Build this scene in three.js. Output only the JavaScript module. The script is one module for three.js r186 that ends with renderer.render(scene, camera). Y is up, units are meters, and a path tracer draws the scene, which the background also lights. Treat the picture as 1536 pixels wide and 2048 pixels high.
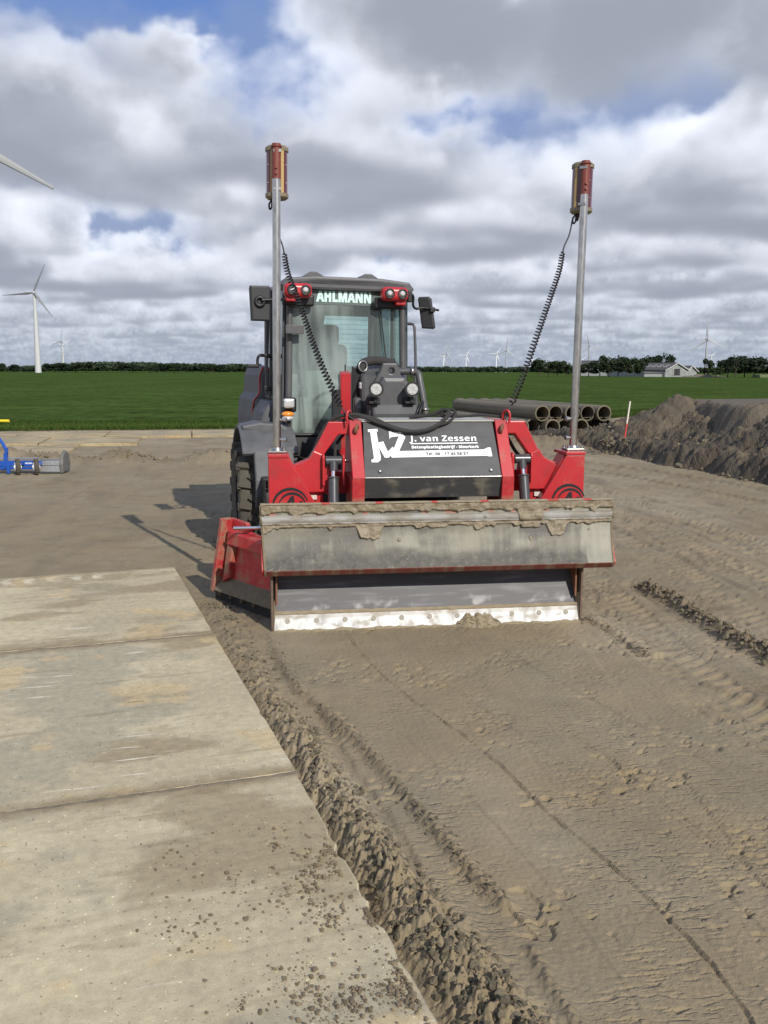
import * as THREE from 'three';
import { mergeGeometries } from 'three/addons/utils/BufferGeometryUtils.js';
import { RoundedBoxGeometry } from 'three/addons/geometries/RoundedBoxGeometry.js';
import { TextGeometry } from 'three/addons/geometries/TextGeometry.js';
import { FontLoader } from 'three/addons/loaders/FontLoader.js';

// ------------------------------------------------------------------ camera, sky, sun, exposure
const scene = new THREE.Scene();
const camera = new THREE.PerspectiveCamera(57.93, 0.75, 0.05, 20000);
camera.position.set(0, 1.6, 0);
camera.rotation.order = 'YXZ';
camera.rotation.set(-8.637 * Math.PI / 180, 0, 0.2 * Math.PI / 180);
const renderer = new THREE.WebGLRenderer({ antialias: true });
renderer.toneMapping = THREE.LinearToneMapping;
renderer.toneMappingExposure = 1.0;
renderer.shadowMap.enabled = true;
const SUN = new THREE.Vector3(0.398, 0.552, 0.733).normalize();
const sun = new THREE.DirectionalLight(new THREE.Color().setRGB(1, 0.95, 0.87), 4.4);
sun.position.copy(SUN).multiplyScalar(60).add(new THREE.Vector3(0, 0, -9));
sun.target.position.set(0, 0, -9);
sun.castShadow = true;
Object.assign(sun.shadow.camera, { left: -22, right: 22, top: 22, bottom: -22, near: 1, far: 140 });
sun.shadow.mapSize.set(4096, 4096);
scene.add(sun, sun.target);

// ------------------------------------------------------------------ noise
let seed = 12345;
const rnd = () => { seed = (seed * 1664525 + 1013904223) >>> 0; return seed / 4294967296; };
const rr = (a, b) => a + (b - a) * rnd();
const PERM = new Uint8Array(512), GX = new Float32Array(256), GY = new Float32Array(256), RV = new Float32Array(512);
{ const p = [...Array(256).keys()]; for (let i = 255; i > 0; i--) { const j = Math.floor(rnd() * (i + 1)); [p[i], p[j]] = [p[j], p[i]]; }
  for (let i = 0; i < 512; i++) { PERM[i] = p[i & 255]; RV[i] = rnd(); }
  for (let i = 0; i < 256; i++) { const a = rnd() * Math.PI * 2; GX[i] = Math.cos(a); GY[i] = Math.sin(a); } }
function noise(x, y) { // gradient noise, about -0.7..0.7
  const xi = Math.floor(x), yi = Math.floor(y), fx = x - xi, fy = y - yi, X = xi & 255, Y = yi & 255;
  const a = PERM[PERM[X] + Y], b = PERM[PERM[X + 1] + Y], c = PERM[PERM[X] + Y + 1], d = PERM[PERM[X + 1] + Y + 1];
  const u = fx * fx * fx * (fx * (fx * 6 - 15) + 10), v = fy * fy * fy * (fy * (fy * 6 - 15) + 10);
  const p = GX[a] * fx + GY[a] * fy, q = GX[b] * (fx - 1) + GY[b] * fy, r = GX[c] * fx + GY[c] * (fy - 1), s = GX[d] * (fx - 1) + GY[d] * (fy - 1);
  const t = p + (q - p) * u; return t + (r + (s - r) * u - t) * v;
}
function fbm(x, y, o) { let s = 0, a = 0.5; for (let i = 0; i < o; i++) { s += a * noise(x, y); x = x * 2.03 + 17.3; y = y * 2.03 + 9.1; a *= 0.5; } return s; }
function worley(x, y) { // distance to the nearest point
  const xi = Math.floor(x), yi = Math.floor(y); let m = 9;
  for (let i = -1; i < 2; i++) for (let j = -1; j < 2; j++) { const h = PERM[(PERM[(xi + i) & 255] + yi + j) & 255]; const dx = xi + i + RV[h] - x, dy = yi + j + RV[h + 91] - y, d = dx * dx + dy * dy; if (d < m) m = d; }
  return Math.sqrt(m);
}
const clamp = (x, a = 0, b = 1) => x < a ? a : x > b ? b : x;
const sm = (a, b, x) => { const t = clamp((x - a) / (b - a)); return t * t * (3 - 2 * t); };
const mix = (a, b, t) => a + (b - a) * t;
const mix3 = (a, b, t) => [mix(a[0], b[0], t), mix(a[1], b[1], t), mix(a[2], b[2], t)];

// ------------------------------------------------------------------ sky: broken cumulus under blue air, marched through a layer of cloud
function noise3(x, y, z) {
  const xi = Math.floor(x), yi = Math.floor(y), zi = Math.floor(z), fx = x - xi, fy = y - yi, fz = z - zi, X = xi & 255, Y = yi & 255, Z = zi & 255;
  const u = fx * fx * (3 - 2 * fx), v = fy * fy * (3 - 2 * fy), w = fz * fz * (3 - 2 * fz);
  const A = PERM[X] + Y, B = PERM[X + 1] + Y, AA = PERM[A & 255] + Z, AB = PERM[(A + 1) & 255] + Z, BA_ = PERM[B & 255] + Z, BB = PERM[(B + 1) & 255] + Z;
  const l = (p, q, t) => p + (q - p) * t;
  return l(l(l(RV[AA], RV[BA_], u), l(RV[AB], RV[BB], u), v), l(l(RV[AA + 1 & 511], RV[BA_ + 1 & 511], u), l(RV[AB + 1 & 511], RV[BB + 1 & 511], u), v), w) - 0.5; // value noise, -0.5..0.5
}
{
  const W = 4096, H = 2048, data = new Float32Array(W * H * 4);
  // where the cover is thicker or open: [azimuth, elevation, radius az, radius el, cover, brightness] in degrees; azimuth 0 is straight ahead, right positive
  const F = [
    [-12.4, 20.6, 3.6, 2.0, -0.40, 0], [-20.5, 21.5, 4.5, 1.8, -0.42, 0], [-17, 18.2, 2.2, 1.2, -0.12, 0], [-8, 17, 3, 2, -0.06, 0], [-8, 14.6, 2.6, 1.4, -0.10, 0], [-14, 12.2, 2.6, 2.2, -0.08, 0], [2.6, 14.4, 2.2, 1.6, -0.22, 0], [7.4, 22, 2, 1.4, -0.36, 0], [22, 22, 2.2, 1.2, -0.25, 0],
    [-20, 12.8, 5.2, 2.6, 0.34, 0.26], [-18.5, 8.9, 6.2, 1.1, 0.26, -0.24], [-15.5, 17.4, 4, 1.6, 0.2, 0.02], [-11.6, 17.0, 1.7, 1.5, 0.22, 0.16], [-15, 14.4, 4, 1.5, 0.2, 0.14],
    [16, 19.8, 5.4, 2.8, 0.42, -0.30], [22.5, 20, 2.6, 5, 0.25, -0.24], [1.5, 20, 6.5, 2.2, 0.34, -0.10], [4, 17, 4, 1.6, 0.2, 0.05], [11.6, 16.2, 1.8, 3.0, 0.22, 0.22], [19, 13.6, 5, 2.2, 0.28, 0.16], [21, 16.5, 2, 3, 0.2, 0.22],
    [6, 12.6, 5, 1.6, 0.2, 0.16], [9, 9.6, 8, 1.9, 0.24, -0.16], [19, 10.5, 5, 1.0, 0.2, -0.10], [14, 7.0, 9, 0.9, 0.18, -0.10], [-6, 11.6, 6, 1.6, 0.22, -0.04], [-6.5, 9.2, 6, 1.1, 0.22, -0.16], [2, 7.4, 5, 1.0, 0.14, -0.06],
    [-20, 5.2, 6, 0.9, 0.2, -0.18], [-20.5, 7.0, 4, 0.8, 0.12, 0.10], [-14.2, 4.5, 2.3, 0.75, 0.26, 0.22], [-13, 2.2, 1.9, 0.5, 0.22, 0.20], [-9, 2.4, 3, 0.9, -0.16, 0], [-4, 7.2, 2.4, .8, 0.16, 0.12], [3, 1.9, 1.4, 0.45, 0.2, 0.22], [-17.5, 1.6, 4, 0.8, -0.2, 0], [10, 4.2, 4, .7, .12, .08], [18, 4.8, 4, .7, .14, .08],
  ];

  const bias = (az, el) => { let c = 0; for (const [a, e, ra, re, ac] of F) { const dx = (az - a) / ra, dy = (el - e) / re, d = dx * dx + dy * dy; if (d < 6) c += Math.exp(-d) * ac; } return c; };
  const BASE = 900, TH = 1000;
  const weather = (x, z) => fbm(x / 1700 + 3.7, z / 1700 + 8.2, 3) * 1.5;
  const detail = (x, y, z, o) => { let s = 0, a = 0.5, f = 1 / 620; for (let i = 0; i < o; i++) { s += a * noise3(x * f + i * 13.7, y * f * 1.15 + i * 5.1, z * f + i * 7.7); f *= 2.17; a *= 0.56; } return s; };
  const dens = (x, y, z, wt, o) => { const h = (y - BASE) / TH; if (h < 0 || h > 1) return 0; const q = wt - 1.15 * h * h; if (q < -0.55) return 0; const d = q + 1.35 * detail(x, y, z, o); return d <= 0 ? 0 : Math.min(1, d * 2.6) * Math.min(1, h * 14); };
  const shoot = (az, el) => {
    const ca = Math.cos(el * Math.PI / 180), dx = Math.sin(az * Math.PI / 180) * ca, dy = Math.sin(el * Math.PI / 180), dz = -Math.cos(az * Math.PI / 180) * ca;
    const wob = fbm(az * 0.35 + 9, el * 0.5, 4); const bc = bias(az + wob * 4, el + fbm(az * 0.35 + 50, el * 0.5, 4) * 2.4) * 1.0 - 0.02;
    const sy = Math.max(dy, 0.011), t0 = BASE / sy, t1 = (BASE + TH) / sy, n = 60, dt = (t1 - t0) / n, far = Math.min(1, 130 / dt) ;
    let tr = 1, r = 0, g = 0, b = 0, wt = 0; const hs = Math.sin(az * 1271.7 + el * 3119.3) * 43758.5453, jit = (hs - Math.floor(hs)) * 0.7 - 0.35;
    for (let i = 0; i < n && tr > 0.02; i++) {
      const t = t0 + (i + 0.5 + jit) * dt, x = dx * t, z = dz * t, y = BASE + (i + 0.5 + jit) / n * TH; wt = weather(x, z) + bc;
      const d = dens(x, y, z, wt, 5); if (d <= 0.002) continue;
      let tau = 0; for (const [st, ww] of [[60, 90], [190, 170], [430, 320]]) { const px = x + SUN.x * st, py = y + SUN.y * st, pz = z + SUN.z * st; tau += dens(px, py, pz, wt, 3) * ww; }
      tau *= 0.0105; const lit = 0.68 * Math.exp(-tau) + 0.32 * Math.exp(-tau * 0.22), h = (y - BASE) / TH;
      const amb = 0.315 + 0.17 * h, sl = 0.76 * lit; const op = 1 - Math.exp(-d * 0.0075 * dt), k = tr * op;
      r += k * (amb * 0.90 + sl * 0.97); g += k * (amb * 0.985 + sl * 0.985); b += k * (amb * 1.20 + sl * 1.02); tr *= 1 - op;
    }
    const hh = Math.exp(-el / 9), veil = 0.34 * sm(0.5, -0.3, -bc + 0.1) ;
    let air = [mix(0.105, 0.36, hh), mix(0.235, 0.43, hh), mix(0.60, 0.60, hh)]; air = mix3(air, [0.44, 0.49, 0.58], clamp(0.18 + 0.9 * (bc + 0.15), 0.04, 0.42));
    const hz = Math.exp(-el / 3.6) * 0.88, c = [r + tr * air[0], g + tr * air[1], b + tr * air[2]];
    return mix3(c, [0.36, 0.42, 0.525], hz);
  };
  // every fourth texel all round, then every texel over the part of the sky ahead
  const S = 4, w4 = W / S, h4 = H / 2 / S, low = new Float32Array(w4 * (h4 + 1) * 3);
  for (let j = 0; j <= h4; j++) for (let i = 0; i < w4; i++) { let az = (i * S + 0.5) / W * 360 - 90; if (az > 180) az -= 360; low.set(shoot(az, Math.min(89, Math.max(0.04, (j * S + 0.5) / H * 180))), (j * w4 + i) * 3); }
  for (let j = H / 2; j < H; j++) {
    const el = (j + 0.5) / H * 180 - 90, jj = (j - H / 2) / S, j0 = Math.floor(jj), fj = jj - j0;
    for (let i = 0; i < W; i++) {
      let az = (i + 0.5) / W * 360 - 90; if (az > 180) az -= 360; const q = (j * W + i) * 4; let c;
      const inside = sm(33, 30, Math.abs(az)) * sm(29, 26, el);
      if (inside < 1) { const ii = i / S, i0 = Math.floor(ii), fi = ii - i0, i1 = (i0 + 1) % w4, P = (a, b_, k) => low[(Math.min(h4, b_) * w4 + a) * 3 + k]; c = [0, 1, 2].map((k) => mix(mix(P(i0, j0, k), P(i1, j0, k), fi), mix(P(i0, j0 + 1, k), P(i1, j0 + 1, k), fi), fj)); }
      if (inside > 0) { const f = shoot(az, el); c = c ? mix3(c, f, inside) : f; }
      data[q] = c[0]; data[q + 1] = c[1]; data[q + 2] = c[2]; data[q + 3] = 1;
    }
  }
  for (let j = 0; j < H / 2; j++) for (let i = 0; i < W; i++) { const q = (j * W + i) * 4; data[q] = 0.20; data[q + 1] = 0.19; data[q + 2] = 0.16; data[q + 3] = 1; }
  const t = new THREE.DataTexture(data, W, H, THREE.RGBAFormat, THREE.FloatType);
  t.mapping = THREE.EquirectangularReflectionMapping; t.magFilter = THREE.LinearFilter; t.needsUpdate = true;
  scene.background = t; scene.environment = t;
}

// ------------------------------------------------------------------ helpers
const taken = {};
function numbered(n) { const k = taken[n] = (taken[n] ?? -1) + 1; return k ? `${n}_${String(k).padStart(3, '0')}` : n; }
const shade = (m) => { m.castShadow = m.receiveShadow = true; return m; };
function tag(o, label, category, group, kind) { o.userData.label = label; o.userData.category = category; if (group) o.userData.group = group; if (kind) o.userData.kind = kind; return o; }
function thing(name, label, category, pos = [0, 0, 0], turn = 0, group) { const o = new THREE.Group(); o.name = numbered(name); o.position.set(...pos); o.rotation.y = turn; scene.add(o); return tag(o, label, category, group); }
function prep(g) { if (Array.isArray(g)) { g = g.flat(); if (g.length === 1) return g[0]; const idx = g.every((x) => x.index), hasC = g.every((x) => x.attributes.color);
  g = g.map((x) => { x = idx ? x : (x.index ? x.toNonIndexed() : x); for (const k of Object.keys(x.attributes)) if (!['position', 'normal', 'uv'].includes(k) && !(k === 'color' && hasC)) x.deleteAttribute(k); if (!x.attributes.uv) x.setAttribute('uv', new THREE.BufferAttribute(new Float32Array(x.attributes.position.count * 2), 2)); x.clearGroups?.(); return x; }); return mergeGeometries(g); } return g; }
function part(parent, name, geo, mat) { const m = shade(new THREE.Mesh(prep(geo), mat)); m.name = parent === scene ? numbered(name) : name; parent.add(m); return m; }
function structure(name, geo, mat) { const m = part(scene, name, geo, mat); m.userData.kind = 'structure'; return m; }
const T = (g, x = 0, y = 0, z = 0, rx = 0, ry = 0, rz = 0) => { if (rx) g.rotateX(rx); if (ry) g.rotateY(ry); if (rz) g.rotateZ(rz); return g.translate(x, y, z); };
const bx = (w, h, d, x = 0, y = 0, z = 0, r = 0.006) => (r ? new RoundedBoxGeometry(w, h, d, 2, Math.min(r, w / 2.01, h / 2.01, d / 2.01)) : new THREE.BoxGeometry(w, h, d)).translate(x, y, z);
const cyl = (r0, r1, h, n = 20, open = false) => new THREE.CylinderGeometry(r0, r1, h, n, 1, open);
function rod(a, b, r0, r1 = r0, n = 14) { a = new THREE.Vector3(...a); b = new THREE.Vector3(...b); const d = b.clone().sub(a), L = d.length(); const g = new THREE.CylinderGeometry(r1, r0, L, n, 1); g.applyQuaternion(new THREE.Quaternion().setFromUnitVectors(new THREE.Vector3(0, 1, 0), d.normalize())); return g.translate((a.x + b.x) / 2, (a.y + b.y) / 2, (a.z + b.z) / 2); }
const tube = (pts, r, n = 40, m = 8, closed = false) => new THREE.TubeGeometry(new THREE.CatmullRomCurve3(pts.map((p) => new THREE.Vector3(...p)), closed), n, r, m, closed);
function poly(pts, depth, bevel = 0.004, holes = []) { const s = new THREE.Shape(pts.map((p) => new THREE.Vector2(...p))); for (const h of holes) s.holes.push(new THREE.Path(h.map((p) => new THREE.Vector2(...p)))); const b = bevel; return new THREE.ExtrudeGeometry(s, { depth: Math.max(depth - 2 * b, 0.0005), bevelEnabled: b > 0, bevelThickness: b, bevelSize: b, bevelOffset: -b, bevelSegments: 2, curveSegments: 14 }).translate(0, 0, b); }
// a prism whose outline lies in the (z, y) plane and which runs along x from x0 to x1
const side = (zy, x0, x1, bevel = 0.004) => poly(zy.map(([z, y]) => [-z, y]), x1 - x0, bevel).rotateY(Math.PI / 2).translate(x0, 0, 0);
function sheet(nu, nv, fn) { // fn(u, v) -> {p:[x,y,z], c:[r,g,b]}; u to the right and v up gives faces that look towards +z
  const P = new Float32Array((nu + 1) * (nv + 1) * 3), C = new Float32Array(P.length), U = new Float32Array((nu + 1) * (nv + 1) * 2), I = [];
  for (let j = 0; j <= nv; j++) for (let i = 0; i <= nu; i++) { const k = j * (nu + 1) + i, r = fn(i / nu, j / nv); P.set(r.p, k * 3); C.set(r.c ?? [1, 1, 1], k * 3); U.set(r.uv ?? [r.p[0], r.p[1]], k * 2); if (i < nu && j < nv) { const a = k, b = k + 1, c = k + nu + 1, d = c + 1; I.push(a, b, d, a, d, c); } }
  const g = new THREE.BufferGeometry(); g.setAttribute('position', new THREE.BufferAttribute(P, 3)); g.setAttribute('color', new THREE.BufferAttribute(C, 3)); g.setAttribute('uv', new THREE.BufferAttribute(U, 2)); g.setIndex(I); g.computeVertexNormals(); return g;
}
function dataTex(n, m, fn, srgb = false, rep = [1, 1]) { const d = new Uint8Array(n * m * 4); for (let j = 0; j < m; j++) for (let i = 0; i < n; i++) { const c = fn(i / n, j / m), q = (j * n + i) * 4; if (typeof c === 'number') { d[q] = d[q + 1] = d[q + 2] = clamp(c) * 255; } else { for (let k = 0; k < 3; k++) { let v = clamp(c[k]); if (srgb) v = v <= 0.0031308 ? v * 12.92 : 1.055 * Math.pow(v, 1 / 2.4) - 0.055; d[q + k] = v * 255; } } d[q + 3] = 255; }
  const t = new THREE.DataTexture(d, n, m); t.wrapS = t.wrapT = THREE.RepeatWrapping; t.magFilter = THREE.LinearFilter; t.minFilter = THREE.LinearMipmapLinearFilter; t.generateMipmaps = true; if (srgb) t.colorSpace = THREE.SRGBColorSpace; t.repeat.set(...rep); t.needsUpdate = true; return t; }
const again = (t, a, b = a) => { const c = t.clone(); c.repeat.set(a, b); c.needsUpdate = true; return c; };
// noise that repeats every 1 in both directions
function tileFbm(u, v, f, o) { let s = 0, a = 0.5; for (let i = 0; i < o; i++) { const w = 0.15, x = u * f, y = v * f; let n = noise(x + i * 31, y + i * 57); const bx_ = sm(1 - w, 1, u), by_ = sm(1 - w, 1, v); if (bx_ > 0 || by_ > 0) { const n10 = noise(x - f + i * 31, y + i * 57), n01 = noise(x + i * 31, y - f + i * 57), n11 = noise(x - f + i * 31, y - f + i * 57); n = mix(mix(n, n10, bx_), mix(n01, n11, bx_), by_); } s += a * n; f *= 2; a *= 0.55; } return s; }

function tile2(u, v, fu, fv, o, k) { let s = 0, a = 0.5; for (let i = 0; i < o; i++) { const x = u * fu, y = v * fv, ox = i * 31 + k, oy = i * 57 + k; let n = noise(x + ox, y + oy); const bu = sm(0.85, 1, u), bv = sm(0.85, 1, v); if (bu > 0 || bv > 0) n = mix(mix(n, noise(x - fu + ox, y + oy), bu), mix(noise(x + ox, y - fv + oy), noise(x - fu + ox, y - fv + oy), bu), bv); s += a * n; fu *= 2; fv *= 2; a *= 0.5; } return s; }
// ------------------------------------------------------------------ materials
const rgb = (r, g, b) => new THREE.Color().setRGB(r, g, b);
const grainTex = dataTex(512, 512, (u, v) => 0.5 + tileFbm(u, v, 24, 5) * 0.9);
const blotchTex = dataTex(512, 512, (u, v) => { const n = clamp(0.86 + tileFbm(u, v, 6, 6) * 0.55); return [n, n, n]; });
// levelled sand: short tears across the way of the blade, pressed in by the bump map; 3.2 m a side
const tearAt = (u, v) => { const m = sm(-0.10, 0.22, tile2(u, v, 5, 5, 4, 3)), a = tile2(u, v, 26, 190, 3, 11), b = tile2(u, v, 46, 330, 2, 71), p = tile2(u, v, 70, 110, 2, 33); return clamp(Math.max(sm(0.15, 0.22, a) * m, 0.7 * sm(0.19, 0.26, b) * (0.3 + 0.7 * m), 0.8 * sm(0.27, 0.33, p) * sm(0.1, 0.4, m))); };
const TN = 1536, tearField = new Float32Array(TN * TN); for (let j = 0; j < TN; j++) for (let i = 0; i < TN; i++) tearField[j * TN + i] = tearAt(i / TN, j / TN);
const tearMap = (u, v) => tearField[Math.min(TN - 1, Math.floor(v * TN)) * TN + Math.min(TN - 1, Math.floor(u * TN))];
const tearColor = dataTex(TN, TN, (u, v) => { const t = tearMap(u, v), n = tileFbm(u, v, 10, 3) * 0.22 + (rnd() - 0.5) * 0.16, w = tileFbm(u + 0.3, v, 6, 3) * 0.10, d = 1; return [(0.88 + n + w) * d, (0.87 + n) * d, (0.86 + n - w) * d]; });
const tearBump = dataTex(TN, TN, (u, v) => { const i = Math.floor(u * TN), j = Math.floor(v * TN); return 0.62 - 0.5 * tearMap(u, v) + (rnd() - 0.5) * 0.12 + tile2(u, v, 150, 150, 3, 5) * 0.26 + tile2(u, v, 170, 4, 3, 15) * 0.22; });
const sandTex = dataTex(1024, 1024, (u, v) => { const n = tileFbm(u, v, 8, 7) * 0.36 + (rnd() - 0.5) * 0.10, w = tileFbm(u + 0.3, v, 5, 3) * 0.12; return [0.86 + n + w, 0.86 + n, 0.86 + n - w]; });
const dirtRed = (amount, lo, wide = 0.3) => dataTex(512, 512, (u, v) => { const d = tileFbm(u, v, 5, 7), s = tileFbm(v, u, 70, 3), sc = tileFbm(u, v * 0.12, 90, 2); const k = sm(lo, lo + wide, d + s * 0.7) * amount; return mix3(mix3([0.43, 0.0115, 0.017], [0.30, 0.02, 0.022], sm(0, 0.4, -d)), [0.25, 0.19, 0.12], clamp(k + (sc > 0.24 ? 0.3 * amount : 0))); }, true);
const std = (c, rough, o = {}) => new THREE.MeshStandardMaterial({ color: Array.isArray(c) ? rgb(...c) : c, roughness: rough, ...o });
const redCoat = (o) => new THREE.MeshPhysicalMaterial({ roughness: 0.42, clearcoat: 0.35, clearcoatRoughness: 0.25, ...o });
const M = {
  red: redCoat({ color: 0xffffff, map: again(dirtRed(0.38, 0.08, 0.5), 1.3) }),
  redDirty: redCoat({ color: 0xffffff, map: again(dirtRed(0.62, -0.12, 0.5), 1.7), roughness: 0.6, clearcoat: 0.1 }),
  redWorn: redCoat({ color: 0xffffff, map: again(dirtRed(0.85, -0.25, 0.45), 1.9), roughness: 0.62, clearcoat: 0.05, bumpMap: again(grainTex, 4), bumpScale: 0.0015 }),
  grey: std([0.092, 0.092, 0.094], 0.42, { map: again(blotchTex, 1.1) }),
  greyMatt: std([0.105, 0.107, 0.112], 0.62, { map: again(blotchTex, 1.3), bumpMap: again(grainTex, 5), bumpScale: 0.0006 }),
  panel: std([0.072, 0.072, 0.074], 0.40, { map: again(blotchTex, 0.9) }),
  black: std([0.012, 0.012, 0.013], 0.45),
  blackMatt: std([0.014, 0.014, 0.015], 0.8),
  mirror: std([0.022, 0.023, 0.025], 0.5, { bumpMap: again(grainTex, 8), bumpScale: 0.0004 }),
  rubber: std([0.030, 0.028, 0.026], 0.85),
  tyre: std([0.095, 0.084, 0.066], 0.92, { map: again(blotchTex, 3), bumpMap: again(grainTex, 3), bumpScale: 0.002 }),
  tyreSide: std([0.055, 0.058, 0.062], 0.85, { map: again(blotchTex, 3) }),
  steel: std([0.50, 0.48, 0.45], 0.30, { metalness: 1, map: again(blotchTex, 2.3) }),
  mast: std([0.64, 0.61, 0.56], 0.27, { metalness: 1, map: again(blotchTex, 0.7, 3) }),
  chrome: std([0.72, 0.72, 0.72], 0.16, { metalness: 1 }),
  bolt: std([0.55, 0.54, 0.52], 0.35, { metalness: 1 }),
  cylinder: std([0.085, 0.088, 0.094], 0.32, { map: again(blotchTex, 4), metalness: 0.3 }),
  rust: std([0.20, 0.085, 0.045], 0.7, { map: again(blotchTex, 3) }),
  white: std([0.80, 0.80, 0.80], 0.5),
  mud: std([0.215, 0.172, 0.108], 0.95, { map: again(sandTex, 3), bumpMap: again(grainTex, 6), bumpScale: 0.006 }),
  cut: std([0.045, 0.042, 0.038], 0.8, { map: again(blotchTex, 4), bumpMap: again(grainTex, 5), bumpScale: 0.003 }),
  amber: new THREE.MeshPhysicalMaterial({ color: rgb(0.75, 0.26, 0.03), roughness: 0.2, clearcoat: 1 }),
  lens: new THREE.MeshPhysicalMaterial({ color: rgb(0.72, 0.72, 0.70), roughness: 0.15, clearcoat: 1, metalness: 0.4 }),
  darkLens: new THREE.MeshPhysicalMaterial({ color: rgb(0.14, 0.14, 0.14), roughness: 0.08, clearcoat: 1, metalness: 0.5 }),
  windscreen: new THREE.MeshPhysicalMaterial({ color: rgb(0.68, 0.80, 0.75), transmission: 1, thickness: 0, roughness: 0.03, ior: 1.52, side: THREE.DoubleSide, transmissionMap: dataTex(256, 256, (u, v) => { const n = 0.5 * fbm(u * 9 + v, v * 1.2 + 3, 5) + 0.7 * fbm(u * 2.2 + 9, v * 1.6, 4); return 0.93 - 0.26 * sm(-0.3, 0.3, n) * (0.15 + 0.85 * sm(0.68, 0.45, u)); }) }),
  glass: new THREE.MeshPhysicalMaterial({ color: rgb(0.66, 0.84, 0.80), transmission: 1, thickness: 0, roughness: 0.03, ior: 1.52, side: THREE.DoubleSide }),
  darkGlass: new THREE.MeshPhysicalMaterial({ color: rgb(0.22, 0.32, 0.31), transmission: 1, thickness: 0, roughness: 0.03, ior: 1.52, side: THREE.DoubleSide }),
  mint: std([0.60, 0.86, 0.78], 0.6),
  seat: std([0.16, 0.17, 0.17], 0.85),
  interior: std([0.16, 0.165, 0.165], 0.7),
  blue: std([0.012, 0.075, 0.36], 0.4),
  silver: std([0.50, 0.50, 0.48], 0.42, { metalness: 0.85, map: again(blotchTex, 2) }),
  yellow: std([0.80, 0.60, 0.02], 0.5),
  gold: std([0.23, 0.19, 0.125], 0.5, { map: again(blotchTex, 5) }),
  receiverRed: new THREE.MeshPhysicalMaterial({ color: rgb(0.085, 0.010, 0.018), roughness: 0.25, clearcoat: 0.6 }),
  sleeve: std([0.20, 0.045, 0.03], 0.5, { map: again(blotchTex, 6) }),
};
const dullSteel = std([0.19, 0.19, 0.20], 0.52, { metalness: 0.55, vertexColors: true });
const painted = (rough, o = {}) => std([1, 1, 1], rough, { vertexColors: true, ...o });
const font = await new FontLoader().loadAsync('fonts/droid/droid_sans_bold.typeface.json');
function text(s, size, depth, wide = 1, bold = 0) { const g = new TextGeometry(s, { font, size, depth, curveSegments: 5, bevelEnabled: bold > 0, bevelSize: bold, bevelThickness: 0.0002, bevelSegments: 1 }); g.scale(wide, 1, 1); g.computeBoundingBox(); return g; }

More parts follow.
